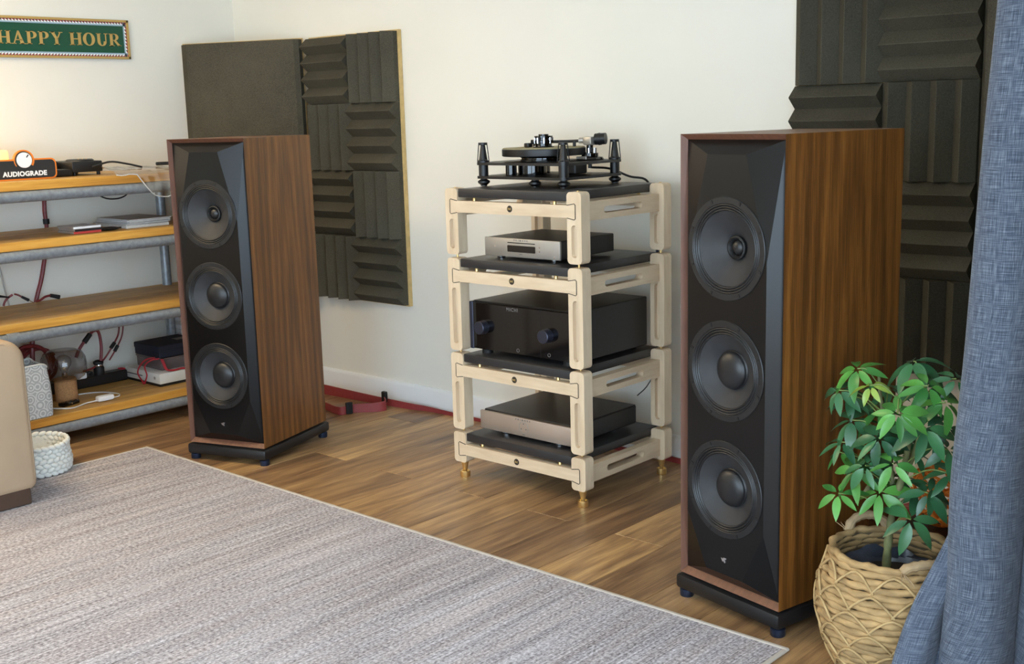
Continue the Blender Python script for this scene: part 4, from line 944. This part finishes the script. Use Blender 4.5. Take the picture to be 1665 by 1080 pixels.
def leaflet_mesh(L, wd, droop, mat):
    vs_ = []; fs = []; n = 7
    for i in range(n + 1):
        u = i / n; wdt = wd * (math.sin(PI * u ** .85) ** .8 if 0 < u < 1 else .02); xx = L * u; zz = -droop * L * u * u
        for sgn in (-1, 0, 1): vs_.append((xx, sgn * wdt / 2, zz + (.12 * wdt if sgn else 0)))
    for i in range(n):
        for j in range(2): fs.append((i * 3 + j, (i + 1) * 3 + j, (i + 1) * 3 + j + 1, i * 3 + j + 1))
    o = MB().add(vs_, fs).build('leaflet', mat, smooth=80); me = o.data; bpy.data.objects.remove(o); return me
LEAF = {mt: [leaflet_mesh(1, .30 + .05 * k, .18 + .14 * k, mt) for k in range(3)] for mt in ('leaf', 'leaf_dark', 'leaf_young')}
clusters = [(-1.215, 2.530, .705, .075, 7, 'leaf'), (-1.158, 2.480, .682, .049, 7, 'leaf_young'), (-1.060, 2.410, .647, .064, 10, 'leaf'), (-1.114, 2.610, .721, .079, 8, 'leaf_dark'),
 (-1.070, 2.580, .667, .075, 7, 'leaf_dark'), (-1.025, 2.480, .603, .084, 7, 'leaf_dark'), (-1.003, 2.530, .654, .066, 6, 'leaf'), (-1.225, 2.530, .579, .076, 7, 'leaf_dark'), (-1.128, 2.470, .565, .067, 8, 'leaf_dark'),
 (-1.187, 2.480, .474, .074, 7, 'leaf'), (-1.048, 2.470, .387, .075, 6, 'leaf_dark'), (-1.009, 2.560, .590, .063, 6, 'leaf_dark'), (-.993, 2.550, .486, .060, 6, 'leaf_dark'), (-1.232, 2.630, .600, .066, 6, 'leaf_dark'),
 (-1.190, 2.650, .640, .066, 7, 'leaf_dark'), (-1.137, 2.500, .426, .078, 7, 'leaf'), (-1.047, 2.580, .438, .069, 6, 'leaf_dark'), (-1.148, 2.590, .438, .070, 6, 'leaf_dark'), (-1.265, 2.550, .488, .053, 4, 'leaf'),
 (-1.106, 2.610, .502, .062, 6, 'leaf_dark'), (-1.258, 2.575, .625, .062, 7, 'leaf_dark'), (-1.147, 2.630, .544, .070, 7, 'leaf_dark'), (-1.064, 2.630, .528, .062, 7, 'leaf_dark'), (-1.213, 2.610, .468, .066, 6, 'leaf_dark'), (-1.113, 2.670, .601, .069, 7, 'leaf_dark'),
 (-1.245, 2.50, .655, .060, 7, 'leaf_dark'), (-1.17, 2.56, .60, .06, 7, 'leaf'), (-1.235, 2.50, .53, .062, 7, 'leaf_dark'), (-1.15, 2.45, .50, .06, 7, 'leaf_dark'), (-.99, 2.52, .55, .062, 6, 'leaf_dark'), (-1.04, 2.52, .69, .066, 7, 'leaf'), (-1.00, 2.58, .70, .06, 6, 'leaf_dark'), (-1.215, 2.45, .42, .06, 6, 'leaf'), (-1.08, 2.44, .52, .06, 6, 'leaf'), (-1.03, 2.52, .44, .062, 6, 'leaf_dark')]
axisP = T_ + B_ + B2
rl = random.Random(3)
for ci, (cx, cy, cz, L, n, mt) in enumerate(clusters):
    c = Vector((cx, cy, cz)) - O_
    cand = [p for p in axisP if p.z < c.z + .01] or axisP
    src = min(cand, key=lambda p: (p - c).length + abs(c.z - p.z - .06) * .6)
    out = (c - src); out.z = 0
    if out.length < .01: out = Vector((.3, -1, 0)) * .01
    out.normalize()
    mid = src.lerp(c, .5) + Vector((0, 0, .018)) + out * .004
    lf = MB().tube(catmull([src, mid, c], 5), .0018, 6).build('leaf', 'petiole', pln, smooth=80)
    tocam = Vector((.40, -.84, .36)); nrm = (Vector((0, 0, 1)) * .75 + out * .35 + tocam * .55).normalized()
    q = nrm.to_track_quat('Z', 'X').to_matrix(); a0 = rl.uniform(0, 6.28)
    for k in range(n):
        a_ = a0 + 2 * PI * k / n + rl.uniform(-.15, .15); ll = L * rl.uniform(.82, 1.12)
        d = Vector((math.cos(a_), math.sin(a_), rl.uniform(-.42, -.12))); M3 = q @ Matrix.Rotation(a_, 3, 'Z') @ Matrix.Rotation(rl.uniform(.08, .5), 3, 'Y') @ Matrix.Rotation(rl.uniform(-.3, .3), 3, 'X')
        o = link_mesh('leaflet', LEAF[mt][rl.randrange(3)], lf); M4 = M3.to_4x4() @ Matrix.Diagonal((ll, ll, ll, 1)); M4.translation = c + M3 @ Vector((.008, 0, 0)); o.matrix_local = M4
        o.parent = lf
# ------------------------------------------------------------------ orange rattan ball and red coil behind the plant
ob = thing('rattan_ball', 'orange rattan ball ornament behind the plant by the curtain', 'ornament', (-1.135, 2.905, .012))
for k in range(16):
    ax = Vector((rl.uniform(-1, 1), rl.uniform(-1, 1), rl.uniform(-1, 1))).normalized(); qq = ax.to_track_quat('Z', 'X').to_matrix()
    MB().tube([Vector((0, 0, .088)) + qq @ Vector((.084 * math.cos(t_ * PI / 12), .084 * math.sin(t_ * PI / 12), 0)) for t_ in range(24)], .0038, 6, True).build('hoop', 'rattan', ob)
ob.location = (-1.13, 2.86, .24)
stl = thing('plant_stool', 'small dark wooden stool under the orange rattan ball', 'stool', (-1.13, 2.86, 0))
MB().lathe([(1e-5, .215), (.09, .215), (.095, .220), (.095, .236), (.09, .241), (1e-5, .241)], 28).build('seat', 'darkwood', stl)
for k in range(3):
    a_ = k * 2 * PI / 3; MB().cyl((.085 * math.cos(a_), .085 * math.sin(a_), 0), (.06 * math.cos(a_), .06 * math.sin(a_), .217), .009, .011, 10).build('leg', 'darkwood', stl)
rc_ = thing('cable_coil', 'coil of dark red cable on the floor behind the straw basket', 'cable', (-1.395, 3.29, 0))
MB().tube([((.052 + .006 * math.sin(k * .8)) * math.cos(k * .42), -.012 + .026 * math.sin(k * .17), .062 + (.052 + .006 * math.sin(k * .8)) * math.sin(k * .42)) for k in range(90)], .007, 7).build('turns', 'flatred', rc_)

# ------------------------------------------------------------------ curtain
ct = thing('curtain', 'heavy blue grey linen curtain hanging in folds beside the plant', 'curtain', (-.86, 2.3, 0))
def lerpk(K, z):
    if z <= K[0][0]: return Vector(K[0][1])
    for (z0, a_), (z1, b_) in zip(K, K[1:]):
        if z <= z1: return Vector(a_).lerp(Vector(b_), (z - z0) / (z1 - z0))
    return Vector(K[-1][1])
MAIN = [(0, (-.918, 2.35, 0)), (.15, (-.926, 2.378, 0)), (.286, (-.930, 2.40, 0)), (.488, (-.936, 2.42, 0)), (.735, (-.920, 2.42, 0)), (1.27, (-.897, 2.42, 0)), (1.51, (-.882, 2.42, 0)), (2.3, (-.850, 2.42, 0))]
FLAP = [(0, (-1.02, 2.265, 0)), (.113, (-1.003, 2.30, 0)), (.193, (-1.003, 2.355, 0)), (.272, (-.975, 2.38, 0)), (.348, (-.948, 2.405, 0)), (.46, (-.918, 2.44, 0)), (.8, (-.890, 2.46, 0)), (2.3, (-.82, 2.46, 0))]
E1, E2 = Vector((.936, .35, 0)), Vector((.35, -.936, 0)); Oc = Vector((-.86, 2.3, 0)); NZ = 70; vs_ = []; uv = []; NU = None
def smooth_k(K, z): return (lerpk(K, z - .07) + lerpk(K, z - .035) + lerpk(K, z) + lerpk(K, z + .035) + lerpk(K, z + .07)) / 5
for j in range(NZ + 1):
    z = .010 + 2.29 * j / NZ; A = smooth_k(MAIN, z); F = smooth_k(FLAP, z); low = max(0, 1 - z / .9); sw = .006 * math.sin(3.1 * z + .5)
    cp = [F + E1 * .10 - E2 * .05, F + E1 * .045 - E2 * .045, F, F + E1 * (.030 + .03 * low) + E2 * .002, A + E1 * .006 - E2 * (.035 + .02 * low), A - E1 * .002, A + E1 * .022 + E2 * .034, A + E1 * (.068 + sw) + E2 * .050,
          A + E1 * .112 + E2 * .030, A + E1 * (.134 + sw) - E2 * .012, A + E1 * .146 - E2 * .035, A + E1 * .158 - E2 * .005, A + E1 * .185 + E2 * (.038 + .01 * low), A + E1 * .225 + E2 * .050, A + E1 * .262 + E2 * .018, A + E1 * .275 - E2 * .02,
          A + E1 * .295 + E2 * .02, A + E1 * .335 + E2 * .055, A + E1 * .375 + E2 * .03, A + E1 * .388 - E2 * .01, A + E1 * .41 + E2 * .03, A + E1 * .45 + E2 * .06]
    P = catmull(cp, 7); NU = len(P) - 1; acc = 0
    for i, p_ in enumerate(P):
        if i: acc += (p_ - P[i - 1]).length
        wr = .0035 * math.sin(11 * z + i * .13) * low
        vs_.append((p_.x - Oc.x + wr, p_.y - Oc.y, z)); uv.append((acc, z))
m = MB(); m.add(vs_, [(j * (NU + 1) + i, j * (NU + 1) + i + 1, (j + 1) * (NU + 1) + i + 1, (j + 1) * (NU + 1) + i) for j in range(NZ) for i in range(NU)])
co = m.build('cloth', 'curtain', ct, smooth=180, uv=uv)
sol = co.modifiers.new('thickness', 'SOLIDIFY'); sol.thickness = .003
rod = thing('curtain_pole', 'brushed steel curtain pole above the blue grey curtain', 'curtain pole', (-.62, .3, 2.33))
MB().cyl((0, 1.2, 0), (0, 2.9, 0), .012, n=14).build('pole', 'steel', rod)
for yy in (1.6, 2.7): MB().box(.0, .18, yy - .008, yy + .008, -.01, .01).build('bracket', 'steel', rod)
